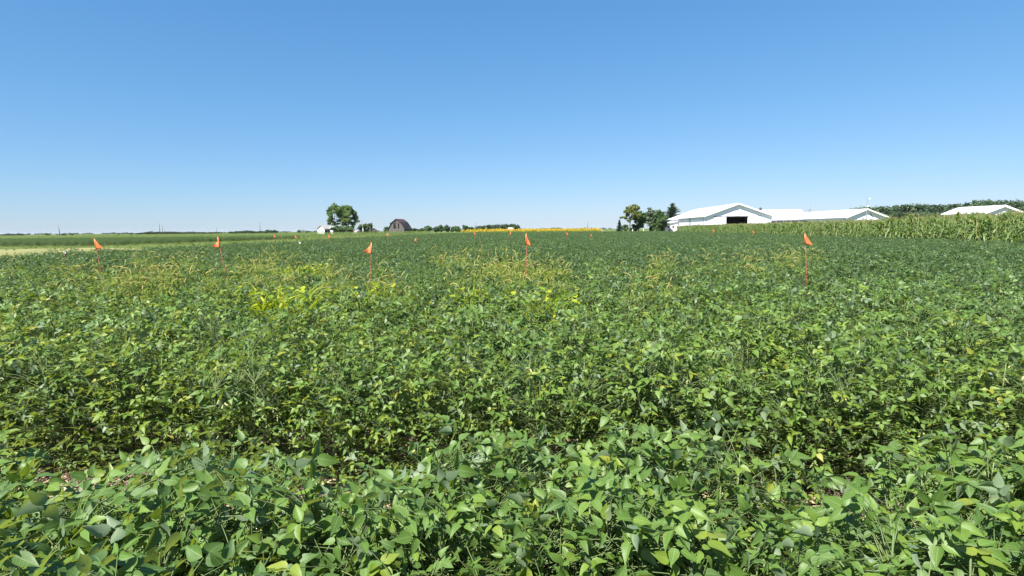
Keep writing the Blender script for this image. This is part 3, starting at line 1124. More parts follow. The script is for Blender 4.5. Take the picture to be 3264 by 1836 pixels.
def broadleaf(seed, h, w, trunk_h=.25, blobs=None, leaf=.42, n=3200, trunks=None, dpt=None):
    rs = np.random.RandomState(seed)
    cr, tr = MB(), MB()
    dpt = dpt or w
    norm = blobs is None
    if blobs is None:
        blobs = []
        nb = rs.randint(9, 13)
        for i in range(nb):
            f = rs.uniform(0, 1)
            z = h * (trunk_h + (1 - trunk_h) * (.18 + .66 * f))
            rad = w * .5 * (1 - .75 * abs(f - .38) ** 1.4)
            a = rs.uniform(0, 6.28)
            rr = rad * rs.uniform(.15, .66)
            s_ = w * rs.uniform(.15, .25)
            blobs.append((rr * math.cos(a), rr * math.sin(a) * dpt / w, z, s_, s_ * dpt / w, s_ * rs.uniform(.7, .95), n // nb))
    leaf_cloud(cr, rs, blobs, leaf)
    if norm:                                # fit the crown to the wanted height and width
        V = np.array(cr.v)
        sx = w / (np.percentile(V[:, 0], 99) - np.percentile(V[:, 0], 1))
        z0, z1 = np.percentile(V[:, 2], 1), np.percentile(V[:, 2], 99.7)
        zl = h * trunk_h * .7
        V[:, 2] = zl + (V[:, 2] - z0) * (h - zl) / (z1 - z0)
        V[:, :2] *= sx
        cr.v = [tuple(q) for q in V]
        blobs = [(b[0] * sx, b[1] * sx, zl + (b[2] - z0) * (h - zl) / (z1 - z0)) for b in blobs]
    if trunks is None: trunks = [(0, 0)]
    for (tx, ty) in trunks:
        r0 = h * .018 / math.sqrt(len(trunks)) + .04
        th = h * trunk_h * 1.25
        tr.tube([(tx, ty, -.1), (tx * 1.05, ty, th * .5), (tx * 1.15 + rs.normal(0, .1), ty, th)], [r0 * 1.35, r0, r0 * .8], 7)
        near = sorted(blobs, key=lambda b: abs(b[0] - tx) + .5 * abs(b[1] - ty))[:max(4, len(blobs) // len(trunks))]
        for b in near:
            s0 = Vector((tx * 1.1, ty, th * rs.uniform(.7, 1.0)))
            e = Vector(b[:3])
            m_ = s0.lerp(e, .5) + Vector((0, 0, (e.z - s0.z) * .1))
            tr.tube([s0, m_, e], [r0 * .5, r0 * .3, r0 * .08], 5, cap=False)
    return tr, cr


def conifer(seed, h, w, base=.06, droop=.25, leaf=.35, dens=1.0, ragged=.25):
    rs = np.random.RandomState(seed)
    cr, tr = MB(), MB()
    tr.tube([(0, 0, -.1), (0, 0, h * .5), (0, 0, h * .97)], [h * .02 + .05, h * .012 + .03, .02], 6)
    z = h * base
    while z < h * .985:
        f = (z - h * base) / (h * (1 - base))
        rad = w * .5 * (1 - f) ** .85 * (1 + rs.normal(0, ragged * .3)) + .08
        nb = int((13 + rs.randint(4)) * (1 if f < .8 else .7))
        for i in range(nb):
            a = rs.uniform(0, 6.28)
            L = rad * rs.uniform(1 - ragged * 1.4, 1.05)
            o = np.array([math.cos(a), math.sin(a), 0])
            sd_ = np.array([-math.sin(a), math.cos(a), 0])
            tone = rs.rand()
            nq = max(4, int(L / leaf * 3.2 * dens))
            for q in np.linspace(.12, 1, nq):
                up = -droop * q * L * .7 + (.25 * L * q ** 2 if f > .55 else .10 * L * q ** 2)
                p = o * (L * q) + np.array([0, 0, z + up]) + rs.normal(0, leaf * .16, 3)
                s1 = leaf * rs.uniform(.7, 1.2) * (1.1 - .5 * q)
                s2 = leaf * rs.uniform(.7, 1.15) * (1.2 - .5 * q)
                V = [p - o * s1 * .6, p + sd_ * s2 + np.array([0, 0, -s2 * .45]), p + o * s1, p - sd_ * s2 + np.array([0, 0, -s2 * .45])]
                cr.add(V, [(0, 1, 2, 3)], 0, [(0, .5, min(1, max(0, tone * .6 + rs.rand() * .4)))] * 4)
        z += h * .035 * rs.uniform(.8, 1.2) + .08
    return tr, cr


def put_tree(name, px, Y, parts, cmat, label, cat='tree', group=None, rz=0, x=None):
    tr, cr = parts
    X = at(px, 735, Y).x if x is None else x
    o = thing(name, (X, Y, 0), rz, label, cat, group)
    tr.build('trunk', M['bark'], o, True)
    cr.build('crown', cmat, o)
    return o


def px_h(px, py, Y): return at(px, py, Y).z
def px_w(n, Y): return n / F * Y


YF = 330.0
# big multi-stemmed tree by the farmstead, blobs read from its outline (in metres)
k_ = YF / F


def bb(px, py, rx, rz_, n, dy=0): return ((px - 1094) * k_, dy, at(px, py, YF).z, rx * k_, rx * k_ * 1.0, rz_ * k_, n)


big = [bb(1067, 662, 12, 11, 520), bb(1058, 682, 13, 11, 520, -2), bb(1056, 700, 13, 8, 460, 1), bb(1086, 668, 14, 13, 560, -3), bb(1104, 664, 12, 8, 420, 2),
       bb(1084, 690, 18, 13, 700, 2), bb(1108, 682, 16, 14, 620, -3), bb(1127, 676, 11, 10, 420, 0), bb(1132, 694, 11, 12, 460, 2), bb(1112, 702, 16, 9, 480, -2),
       bb(1070, 712, 14, 6, 320, 0), bb(1098, 716, 10, 5, 180, 2), bb(1128, 714, 9, 7, 220, -1), bb(1120, 722, 7, 7, 120, 1), bb(1136, 705, 7, 6, 140, 1), bb(1053, 712, 7, 4, 90, 0), bb(1080, 672, 13, 11, 380, 1), bb(1108, 671, 14, 10, 380, -1), bb(1094, 700, 16, 10, 420, 1), bb(1066, 655, 6, 7, 120, 1), bb(1122, 665, 7, 6, 130, 0)]
put_tree('broadleaf_tree', 1094, YF, broadleaf(3, 17.5, 18, .26, big, .46, trunks=[(-4.2, 0), (-.4, 1), (3.0, -1)]), M['crown_bright'],
         'largest tree, tall and many-stemmed, standing right of the small white house')
put_tree('shrub', 1073, YF - 6, broadleaf(33, 4.6, 6, .05, leaf=.4, n=700), M['crown'], 'low dark shrub at the foot of the largest tree', 'shrub')
put_tree('shrub', 1108, YF - 5, broadleaf(34, 4.4, 7, .05, leaf=.4, n=800), M['crown_bright'], 'rounded green shrub under the right stems of the largest tree', 'shrub')
put_tree('shrub', 1047, YF + 14, broadleaf(35, 5.2, 4.6, .05, leaf=.4, n=400), M['crown_yellow'], 'yellowish shrub rising behind the right end of the small white house', 'shrub')
put_tree('broadleaf_tree', 1155, YF + 14, broadleaf(4, px_h(1160, 713, YF + 14), px_w(34, YF), .1, leaf=.45, n=1500), M['crown'],
         'rounded green tree behind the farmstead utility pole')
put_tree('broadleaf_tree', 1176, YF + 16, broadleaf(5, px_h(1178, 712, YF + 16), px_w(26, YF), .1, leaf=.45, n=1300), M['crown'],
         'rounded green tree just left of the rusty-roofed shed')
put_tree('broadleaf_tree', 1236, YF + 22, broadleaf(6, px_h(1236, 723, YF + 22), px_w(22, YF), .1, leaf=.45, n=900), M['crown'],
         'low green tree against the left side of the old grey barn')
for i, (px, py, w_, Y, lab) in enumerate([
        (1318, 728, 18, 350, 'low dark tree touching the right end of the old grey barn'),
        (1342, 727, 22, 370, 'low tree second to the right from the old grey barn'),
        (1364, 720, 22, 380, 'rounded tree in the middle between old barn and sunflowers'),
        (1392, 722, 20, 380, 'small-crowned tree just left of the forked trees'),
        (1406, 717, 16, 385, 'slim forked tree with white sky showing through its stems'),
        (1425, 717, 20, 385, 'full dark tree right of the slim forked tree'),
        (1441, 724, 10, 385, 'thin see-through tree left of the low dome-shaped tree'),
        (1456, 721, 24, 380, 'low dome-shaped tree before the long dark wood'),
        (1482, 718, 17, 420, 'pointed tree at the left end of the long dark wood'),
        (1492, 724, 14, 420, 'low tree in the dip right of the pointed tree'),
        (1503, 723, 16, 420, 'rounded tree left of the middle utility pole')]):
    put_tree('broadleaf_tree', px, Y, broadleaf(50 + i, px_h(px, py, Y), px_w(w_, Y), .22, leaf=.5, n=900), M['crown'], lab)

# farmyard trees at the white barn
put_tree('spruce_tree', 1974, 226, conifer(61, px_h(1974, 699, 226), px_w(24, 226), .02, .15, .3, 1.2, .15), M['blue_spruce'], 'small blue spruce standing alone left of the farmyard trees')
YT = 236.0
kt = YT / F


def yb(px, py, rx, rz_, n, dy=0): return ((px - 2008) * kt, dy, at(px, py, YT).z, rx * kt, rx * kt, rz_ * kt, n)


yel = [yb(2026, 660, 10, 6, 230), yb(2010, 664, 12, 8, 300, 1), yb(1997, 672, 10, 8, 260, -1), yb(2018, 675, 14, 9, 340), yb(2000, 688, 12, 8, 280, 1), yb(2024, 687, 11, 8, 260, -1),
       yb(1986, 693, 9, 4, 130), yb(2008, 700, 10, 6, 150), yb(2034, 664, 5, 5, 80), yb(2021, 655, 6, 3, 70)]
put_tree('broadleaf_tree', 2008, YT, broadleaf(62, 11.5, 8, .4, yel, .34, trunks=[(0, 0)]), M['crown_yellow'], 'tall sparse yellowing tree with a bare lower trunk beside the blue spruce')
put_tree('pine_tree', 2036, 242, broadleaf(63, px_h(2036, 674, 242), px_w(44, 242), .10, leaf=.36, n=2200), M['crown'], 'mid green pine just right of the yellowing tree')
put_tree('pine_tree', 2080, 250, broadleaf(64, px_h(2085, 664, 250), px_w(62, 250), .15, leaf=.42, n=2600), M['grey_pine'], 'broad grey-green pine in the middle of the farmyard trees')
put_tree('evergreen_tree', 2104, 240, broadleaf(65, px_h(2104, 671, 240), px_w(46, 240), .08, leaf=.34, n=2600), M['crown'], 'dense dark evergreen in front of the grey-green pine')
put_tree('spruce_tree', 2142, 285, conifer(66, px_h(2142, 643, 285), px_w(112, 285), .05, .10, .62, 1.1, .4), M['spruce'], 'tallest dark pointed spruce rising behind the white barn roof')
put_tree('shrub', 1992, 300, broadleaf(67, px_h(1992, 716, 300), px_w(22, 300), .1, leaf=.45, n=420), M['crown'], 'low distant tree seen between blue spruce and yellowing tree', 'tree')

# woods: individual trees from a few shared meshes
proto = []
for i in range(7):
    tr, cr = broadleaf(80 + i, 10.0, 9.5, .12, leaf=.42, n=1500)
    proto.append((tr.mesh('trunk', M['bark'], True), cr.mesh('crown', M['crown_far'])))


def wood_tree(px, py, Y, wpx, label, group, seed):
    h = max(2.0, px_h(px, py, Y))
    w_ = px_w(wpx, Y)
    t, c = proto[seed % 7]
    o = thing('broadleaf_tree', (at(px, 735, Y).x, Y, 0), (seed * 1.7) % 6.28, label, 'tree', group)
    o.scale = (w_ / 9.5, w_ / 9.5, h / 10.0)
    link('trunk', t, o)
    link('crown', c, o)


def wood(px0, px1, tops, Y0, Y1, step, wpx, label, group):
    """tops: list of (px, py) of the skyline"""
    xs, ys = [a for a, _ in tops], [b for _, b in tops]
    px, i = px0, 0
    while px < px1:
        Y = rng.uniform(Y0, Y1)
        py = np.interp(px, xs, ys) + rng.normal(0, .8)
        wood_tree(px, py, Y, wpx * rng.uniform(.85, 1.25), label, group, rng.randint(1000))
        px += step * rng.uniform(.75, 1.25)
        i += 1


wood(2690, 3275, [(2690, 672), (2760, 662), (2850, 658), (2910, 652), (2990, 656), (3070, 650), (3110, 640), (3180, 641), (3215, 642), (3264, 652)],
     360, 420, 16, 62, 'dark green tree in the wood behind the white sheds and corn at right', 'trees of the right-hand wood')
wood(2700, 3275, [(2690, 682), (3264, 672)], 340, 358, 24, 58, 'lower tree along the front of the wood behind the corn at right', 'front trees of the right-hand wood')
wood(1516, 1656, [(1510, 722), (1545, 718), (1590, 716), (1610, 714.5), (1645, 715), (1662, 722)], 520, 560, 6, 15,
     'dark tree in the long wood behind the sunflowers and white truck', 'trees of the middle wood')
wood(1708, 1792, [(1708, 729), (1755, 728), (1770, 724.5), (1792, 727)], 900, 960, 6, 12, 'tiny dark tree in the far wood beyond the sunflowers', 'trees of the far middle wood')
wood(438, 660, [(438, 745), (470, 739), (560, 738.5), (640, 743), (660, 746)], 800, 860, 8, 17, 'dark tree in the long low wood on the left horizon', 'trees of the left wood')
wood(664, 700, [(660, 745), (690, 742), (700, 744)], 800, 860, 9, 14, 'small tree in the short row right of the left wood', 'trees right of the left wood')
wood(738, 884, [(738, 740), (765, 737), (795, 734), (815, 737), (850, 734), (876, 733), (884, 738)], 620, 660, 9, 15, 'dark tree in the broken row left of the white house', 'trees of the broken row')
wood(0, 76, [(0, 749), (20, 746), (40, 748), (60, 745), (76, 748)], 800, 850, 11, 18, 'dark tree in the clump at the left end of the horizon', 'trees at the left end of the horizon')
for px, py, w_, lab in [(150, 749, 12, 'lone low bush on the horizon left of the leftmost pole'), (200, 747, 13, 'small tree at the foot of the leftmost pole'),
                        (229, 748, 9, 'small bush right of the leftmost pole'), (376, 747, 9, 'lone bush on the horizon between leftmost pole and left wood'),
                        (418, 747, 12, 'low bush at the left tip of the left wood'), (953, 733, 11, 'lone round tree on the horizon left of the white house'),
                        (978, 738, 12, 'low bush between the lone round tree and the white house'), (1900, 727, 8, 'tiny bush on the horizon right of the sunflowers')]:
    wood_tree(px, py, 700, w_, lab, None, rng.randint(1000))
# far hedgerows along the horizon: one low mass too far to count
hp = MB()
rs_h = np.random.RandomState(5)
bl = []
for px in range(-40, 1960, 5):
    if rs_h.rand() < .45: continue
    Y = rs_h.uniform(1300, 1700)
    p = at(px, 735, Y)
    bl.append((p.x, Y, rs_h.uniform(.8, 2.6), rs_h.uniform(3, 9), 4, rs_h.uniform(1.2, 2.6), 26))
leaf_cloud(hp, rs_h, bl, 1.5)
tag(hp.build('hedgerow', M['crown_far']), 'faint low line of far-off hedges along the horizon', kind='stuff')

# ------------------------------------------------------------------ buildings


def chevron(W, ez, pz, oe, t):
    sl = (pz - ez) / (W / 2)
    zl = ez - sl * oe
    return [(-oe, zl), (W / 2, pz), (W + oe, zl), (W + oe, zl + t), (W / 2, pz + t), (-oe, zl + t)]


def gable_shell(root, W, L, ez, pz, wmat, hole=None, t=.15, part='wall'):
    """walls as slabs; hole=(x0,x1,z1) opening in the front gable, reaching the ground"""
    mb = MB()
    sl = (pz - ez) / (W / 2)
    e2 = ez + sl * t
    def gz(x): return ez + sl * min(x, W - x)
    if hole:
        x0, x1, z1 = hole
        mb.prism([(0, 0), (x0, 0), (x0, z1), (0, z1)], 0, t)
        mb.prism([(x1, 0), (W, 0), (W, z1), (x1, z1)], 0, t)
        if z1 < ez: mb.prism([(0, z1), (W, z1), (W, ez), (W / 2, pz), (0, ez)], 0, t)
        else: mb.prism([(0, z1), (W, z1), (W / 2, pz)], 0, t)
    else:
        mb.prism([(0, 0), (W, 0), (W, ez), (W / 2, pz), (0, ez)], 0, t)
    mb.prism([(0, 0), (W, 0), (W, ez), (W / 2, pz), (0, ez)], L - t, L)
    mb.prism([(0, 0), (t, 0), (t, e2), (0, ez)], t, L - t)
    mb.prism([(W - t, 0), (W, 0), (W, ez), (W - t, e2)], t, L - t)
    return mb.build(part, wmat, root)


def gable_roof(root, W, L, ez, pz, oe, orr, mat, t=.14, name='roof'):
    mb = MB()
    mb.prism(chevron(W, ez + .02, pz + .02, oe, t), -orr, L + orr)
    return mb.build(name, mat, root)


def fascia(root, W, ez, pz, oe, orr, mat, drop=.38):
    """barge boards along the front rake"""
    mb = MB()
    sl = (pz - ez) / (W / 2)
    zl = ez - sl * oe
    y0, y1 = -orr - .06, -orr - .004
    mb.prism([(-oe, zl - drop + .1), (W / 2, pz - drop + .1), (W / 2, pz + .2), (-oe, zl + .2)], y0, y1)
    mb.prism([(W / 2 + .001, pz - drop + .1), (W + oe, zl - drop + .1), (W + oe, zl + .2), (W / 2 + .001, pz + .2)], y0, y1)
    return mb.build('fascia', mat, root)


# --- large white barn
Yb = 200.0
ra = R(-4.5)
pL = at(2243, 726, Yb + 1.5)
big_barn = thing('white_barn', (pL.x, pL.y, 0), ra, 'largest white metal barn with wide gable and open dark doorway above the corn', 'barn')
W, L, ez, pz = 23.0, 62.0, 5.55, 9.7
gable_shell(big_barn, W, L, ez, pz, M['siding'], hole=(7.7, 15.0, 5.2))
gable_roof(big_barn, W, L, ez, pz, .45, 1.05, M['roof_white'], .16)
fascia(big_barn, W, ez, pz, .45, 1.05, M['trim'])
mb = MB()
mb.box(3.3, 19.6, -.16, -.005, 5.22, 5.42)
tk = mb.build('door_track', M['dark_trim'], big_barn)
for x0, x1 in ((3.4, 7.6), (15.1, 19.4)):
    mb = MB()
    mb.box(x0, x1, -.13, -.02, .05, 5.20)
    dr = mb.build('sliding_door', M['siding'], big_barn)
    mb = MB()
    mb.box(x0 + .05, x0 + .2, -.17, -.133, .1, 5.15); mb.box(x1 - .2, x1 - .05, -.17, -.133, .1, 5.15)
    mb.build('door_frame', M['trim'], dr)
mb = MB()
mb.box(10.7, 12.1, -.12, -.005, 5.46, 5.72)
mb.build('door_light', M['trim'], big_barn)
mb = MB()
mb.tube([(11.35, -.12, 7.2), (11.35, -.35, 7.5), (11.35, -.42, 7.9)], .06, 6)
mb.disc((11.35, -.45, 7.95), .22, 'y', .12, 10)
mb.build('yard_lamp', M['steel'], big_barn)
mb = MB()
mb.box(-.14, -.01, -.02, .12, .3, 5.3); mb.box(W + .01, W + .14, -.02, .12, .3, 5.3)
mb.box(-.14, -.01, 22.0, 22.15, .3, 5.3); mb.box(-.14, -.01, 20.2, 20.35, .3, 5.3)
mb.build('downspouts', M['dark_trim'], big_barn)
mb = MB()
mb.box(-.62, -.47, -.9, L + .9, ez - .32, ez - .16)
mb.box(W + .47, W + .62, -.9, L + .9, ez - .32, ez - .16)
mb.build('gutters', M['trim'], big_barn)
mb = MB()
mb.box(.2, W - .2, L * .45, L * .45 + .12, .01, 5.5)
mb.build('inner_wall', M['interior'], big_barn)
for yy in (26, 40):
    mb = MB()
    mb.disc((3.4, yy, ez + (pz - ez) * 3.4 / 11.5 + .45), .22, 'z', .7, 10)
    mb.build('roof_vent', M['steel'], big_barn)
# lean-to at the far left corner
mb = MB()
lt = thing('lean_to_annex', big_barn.matrix_world @ Vector((0, 0, 0)), 0, 'small white annex with low roof and two windows left of the largest barn', 'annex')
c0 = Matrix.Translation(big_barn.location) @ Matrix.Rotation(ra, 4, 'Z') @ Vector((-5.6, 41.5, 0))
lt.location = c0
lt.rotation_euler = (0, 0, ra)
WL, LL = 5.3, 16.0
mb = MB()
mb.prism([(0, 0), (WL, 0), (WL, 4.2), (0, 3.1)], 0, .15)
mb.prism([(0, 0), (WL, 0), (WL, 4.2), (0, 3.1)], LL - .15, LL)
mb.prism([(0, 0), (.15, 0), (.15, 3.13), (0, 3.1)], .15, LL - .15)
mb.build('wall', M['siding'], lt)
mb = MB()
mb.prism([(-.7, 3.0), (WL - .02, 4.22), (WL - .02, 4.36), (-.7, 3.14)], -.7, LL + .5)
mb.build('roof', M['roof_white'], lt)
for x in (1.5, 3.3):
    mb = MB()
    mb.box(x - .5, x + .5, -.06, -.003, 1.4, 2.5)
    wn = mb.build('window', M['trim'], lt)
    mb = MB()
    mb.box(x - .4, x + .4, -.085, -.063, 1.5, 2.4)
    mb.build('pane', M['glass'], wn)
mb = MB()
mb.box(1.3, 3.2, -.05, -.003, .05, 1.0)
mb.build('low_panel', M['dark_trim'], lt)

# --- long white barn right of it
p2 = at(2694, 722, 158)
lb = thing('long_white_shed', (p2.x, p2.y, 0), R(-2.0), 'long low white shed with a gable end behind the corn, right of the largest barn', 'shed')
gable_shell(lb, 10.8, 58, 3.95, 6.1, M['siding'])
gable_roof(lb, 10.8, 58, 3.95, 6.1, .35, .8, M['roof_white'])
fascia(lb, 10.8, 3.95, 6.1, .35, .8, M['trim'], .3)
for i in range(6):
    mb = MB()
    y0 = 22 + i * 5.8
    mb.box(-.05, -.003, y0, y0 + 4.6, 2.95, 3.45)
    mb.build('side_opening', M['void'], lb)
mb = MB()
mb.box(-.12, -.01, .05, .17, .2, 3.7); mb.box(10.81, 10.92, .05, .17, .2, 3.7)
mb.build('downspouts', M['dark_trim'], lb)
mb = MB()
mb.prism([(6.55, 4.9), (6.75, 4.95), (7.35, 3.9), (7.15, 3.85)], -.05, -.003)
mb.build('gable_brace', M['dark_trim'], lb)
mb = MB()
mb.disc((5.4, 32, 6.6), .38, 'z', 1.0, 12)
mb.tube([(5.4, 32, 7.1), (5.4, 32, 7.25)], [.5, .05], 12)
mb.tube([(5.6, 32, 7.1), (5.6, 32, 9.4)], .05, 5)
mb.build('roof_vent', M['steel'], lb)

# --- pink-grey roof behind
p3 = at(2436, 722, 300)
pk = thing('pink_roofed_shed', (p3.x, p3.y, 0), R(-3), 'shed showing only a pale pinkish roof behind the long white shed', 'shed')
gable_shell(pk, 21, 14, 7.2, 8.9, M['siding'])
mb = MB()
# ridge runs along X here: two slopes front and back
mb.prism_x([(-.6, 7.0), (7, 10.6), (14.6, 7.0), (14.6, 7.14), (7, 10.75), (-.6, 7.14)], -.5, 21.5)
mb.build('roof', M['roof_pink'], pk)
mb = MB()
mb.box(-.1, .9, 6.4, 7.6, 10.5, 11.4)
mb.tube([(.4, 7, 11.4), (.4, 7, 12.1)], [.95, .05], 4)
mb.build('cupola', M['dark_trim'], pk)

# --- right shed
p4 = at(3136, 718, 117)
rsd = thing('white_shed', (p4.x, p4.y, 0), R(-3), 'small white shed at the far right, its pale roof above the corn before the wood', 'shed')
gable_shell(rsd, 7.0, 12.0, 3.95, 5.3, M['siding'])
gable_roof(rsd, 7.0, 12.0, 3.95, 5.3, .3, .5, M['roof_white'])
fascia(rsd, 7.0, 3.95, 5.3, .3, .5, M['trim'], .3)

# --- pole with wind vane beside the long shed
pp = at(2760, 722, 150)
wp_ = thing('mast', (pp.x, 150, 0), 0, 'tall grey mast with a small wind vane in front of the long shed gable', 'mast')
hm = px_h(2760, 628, 150)
mb = MB()
mb.tube([(0, 0, 0), (0, 0, hm * .6)], [.14, .11], 8); mb.tube([(0, 0, hm * .6), (0, 0, hm)], [.07, .05], 6)
mb.build('pole', M['steel'], wp_)
mb = MB()
mb.tube([(0, 0, hm - .55), (.8, 0, hm - .35)], .03, 5)
mb.prism([(.55, hm - .6), (.85, hm - .5), (.9, hm - .2), (.6, hm - .35)], -.015, .015)
mb.build('vane', M['white_plastic'], wp_)
mb = MB()
mb.disc((.22, -.1, px_h(2760, 657, 150)), .22, 'y', .14, 12)
mb.build('disc_sensor', M['white_plastic'], wp_)

# --- old gambrel barn
YB = 330.0
pg = at(1238.5, 735, YB)
gb = thing('gambrel_barn', (pg.x, YB, 0), R(-5.5), 'old weathered grey wooden barn with dark gambrel roof and broken loft openings', 'barn')
GW, GL = 9.2, 15.5
g_e, g_k, g_p = px_h(1238, 728.5, YB), px_h(1250, 709.3, YB), px_h(1265, 698.5, YB)
kx = 2.1
prof = [(0, 0), (GW, 0), (GW, g_e), (GW - kx, g_k), (GW / 2, g_p), (kx, g_k), (0, g_e)]
mb = MB()
# gable boards pieced around the openings
lx0, lx1, lz0, lz1 = 2.95, 4.5, px_h(1260, 727, YB), px_h(1260, 711.5, YB)
dx0, dx1 = 5.75, 6.35
tt = .14
mb.prism([(0, 0), (GW, 0), (GW, g_e), (GW - .01, lz0), (0.01, lz0), (0, g_e)] if False else [(0, 0), (GW, 0), (GW, min(g_e, lz0)), (0, min(g_e, lz0))], 0, tt)
zb = min(g_e, lz0)


def edge_l(z):
    if z <= g_e: return 0
    if z <= g_k: return kx * (z - g_e) / (g_k - g_e)
    return kx + (GW / 2 - kx) * (z - g_k) / (g_p - g_k)


z1 = lz1
pl = [(edge_l(zb), zb), (lx0, zb), (lx0, z1), (edge_l(z1), z1)]
if g_k < z1: pl = [(edge_l(zb), zb), (lx0, zb), (lx0, z1), (edge_l(z1), z1), (kx, g_k)]
pl.append((0, g_e)) if zb < g_e else None
mb.prism(pl, 0, tt)
mb.prism([(lx1, zb), (dx0, zb), (dx0, z1), (lx1, z1)], 0, tt)
pr = [(dx1, zb), (GW - edge_l(zb), zb)]
if zb < g_e: pr.append((GW, g_e))
if g_k < z1: pr.append((GW - kx, g_k))
pr += [(GW - edge_l(z1), z1), (dx1, z1)]
mb.prism(pr, 0, tt)
top = [(edge_l(z1), z1), (GW - edge_l(z1), z1)]
if g_k > z1: top.append((GW - kx, g_k))
top.append((GW / 2, g_p))
if g_k > z1: top.append((kx, g_k))
mb.prism(top, 0, tt)
mb.prism(prof, GL - tt, GL)
mb.prism([(0, 0), (tt, 0), (tt, g_e), (0, g_e)], tt, GL - tt)
mb.prism([(GW - tt, 0), (GW, 0), (GW, g_e), (GW - tt, g_e)], tt, GL - tt)
mb.build('wall', M['old_wood'], gb)
mb = MB()
mb.box(.2, GW - .2, 2.2, 2.35, .02, g_k)
mb.build('inner_partition', M['void'], gb)
o_ = .45
se = (g_k - g_e) / kx
up = [(kx, g_k + .03), (GW / 2, g_p + .03), (GW - kx, g_k + .03), (GW - kx + .06, g_k + .22), (GW / 2, g_p + .24), (kx - .06, g_k + .22)]
mb = MB()
mb.prism(up, -.5, GL + .4)
mb.build('upper_roof', M['maroon_roof'], gb)
for sgn in (0, 1):
    mb = MB()
    a_ = [(-o_, g_e - se * o_ * .8), (kx - .02, g_k + .015), (kx - .08, g_k + .2), (-o_ - .14, g_e - se * o_ * .8 + .1)]
    if sgn: a_ = [(GW - x, z) for x, z in reversed(a_)]
    mb.prism(a_, -.45, GL + .35)
    mb.build('lower_roof', M['black_roof'], gb)
mb = MB()
for q in range(1, 3):
    z = lz0 + (lz1 - lz0) * q / 3
    mb.box(lx0, lx1, .02, .1, z - .09, z + .09)
mb.box((lx0 + lx1) / 2 + .25, (lx0 + lx1) / 2 + .37, .11, .17, lz0, lz1)
mb.build('loft_battens', M['old_wood'], gb)
mb = MB()
mb.box(4.25, 4.75, -.03, -.002, g_p - 2.2, g_p - .9)
mb.build('peak_opening', M['void'], gb)
mb = MB()
mb.box(4.75, 5.6, -.07, -.002, lz0 + .2, lz1 + .1)
mb.build('loft_door', M['old_wood'], gb)
mb = MB()
for q in range(5):
    y0 = 2 + q * 2.6
    mb.box(GW + .003, GW + .05, y0, y0 + .9, .8, 2.2)
mb.build('side_windows', M['void'], gb)
mb = MB()
mb.box(3.4, 5.8, -.08, -.003, .05, 2.5)
mb.build('lower_door', M['old_wood'], gb)

# --- rusty tin roofed shed
Ys = 325.0
psd = at(1177, 735, Ys)
rsh = thing('tin_roofed_shed', (psd.x, Ys, 0), R(14), 'low shed with patchy white and rust tin roof between pole and old barn', 'shed')
se_, sp_ = px_h(1177, 736, Ys), px_h(1189, 726.5, Ys)
gable_shell(rsh, 5.0, 9.5, se_, sp_, M['old_wood'], hole=(1.0, 4.0, se_ - .2))
gable_roof(rsh, 5.0, 9.5, se_, sp_, .35, .3, M['rusty_tin'], .1)
mb = MB()
mb.box(.2, 4.8, 3.0, 3.1, .02, se_)
mb.build('inner_partition', M['void'], rsh)

# --- small white house
Yh = 330.0
ph = at(1012, 735, Yh)
wh = thing('white_house', (ph.x, Yh, 0), R(-14), 'small white gabled house at the left end of the farmstead, partly behind shrubs', 'house')
he, hp_ = px_h(1012, 728.5, Yh), px_h(1024, 719, Yh)
gable_shell(wh, 4.5, 9, he, hp_, M['white_house'])
gable_roof(wh, 4.5, 9, he, hp_, .4, .5, M['shingle'], .14)
mb = MB()
mb.box(3.0, 3.7, -.05, -.003, 1.2, 2.2)
wn = mb.build('window', M['trim'], wh)
mb = MB()
mb.box(3.07, 3.63, -.07, -.053, 1.27, 2.13)
mb.build('pane', M['glass'], wn)
mb = MB()
mb.box(4.503, 4.55, .3, 4.6, .05, 2.2)
mb.build('carport_opening', M['void'], wh)
# annexe wing of the house to the right
pa = at(1036, 735, Yh + 4)
wa = thing('white_garage', (pa.x, Yh + 4, 0), R(-8), 'low white garage wing with a dark open doorway right of the small white house', 'garage')
mb = MB()
mb.box(0, .15, 0, 6, 0, 3.0); mb.box(3.0, 4.9, 0, .15, 0, 3.0); mb.box(4.75, 4.9, .15, 6, 0, 3.0); mb.box(.15, 3.0, 0, .15, 2.6, 3.0); mb.box(.15, 4.75, 5.85, 6, 0, 3.0)
mb.build('wall', M['white_house'], wa)
mb = MB()
mb.prism_x([(-.6, 2.95), (3, 4.1), (6.5, 2.95), (6.5, 3.1), (3, 4.25), (-.6, 3.1)], -.1, 5.2)
mb.build('roof', M['shingle'], wa)
mb = MB()
mb.box(.2, 4.7, 2.4, 2.5, .02, 2.9)
mb.build('inner_partition', M['void'], wa)
# little pinkish outbuilding right of the big tree
po_ = at(1127, 735, 328)
ob = thing('outbuilding', (po_.x, 328, 0), R(-10), 'tiny pale outbuilding showing between the largest tree and the farm pole', 'outbuilding')
gable_shell(ob, 2.2, 4, px_h(1130, 735, 328), px_h(1132, 729, 328), M['roof_pink'])
gable_roof(ob, 2.2, 4, px_h(1130, 735, 328), px_h(1132, 729, 328), .2, .3, M['rusty_tin'], .1)

# ------------------------------------------------------------------ poles


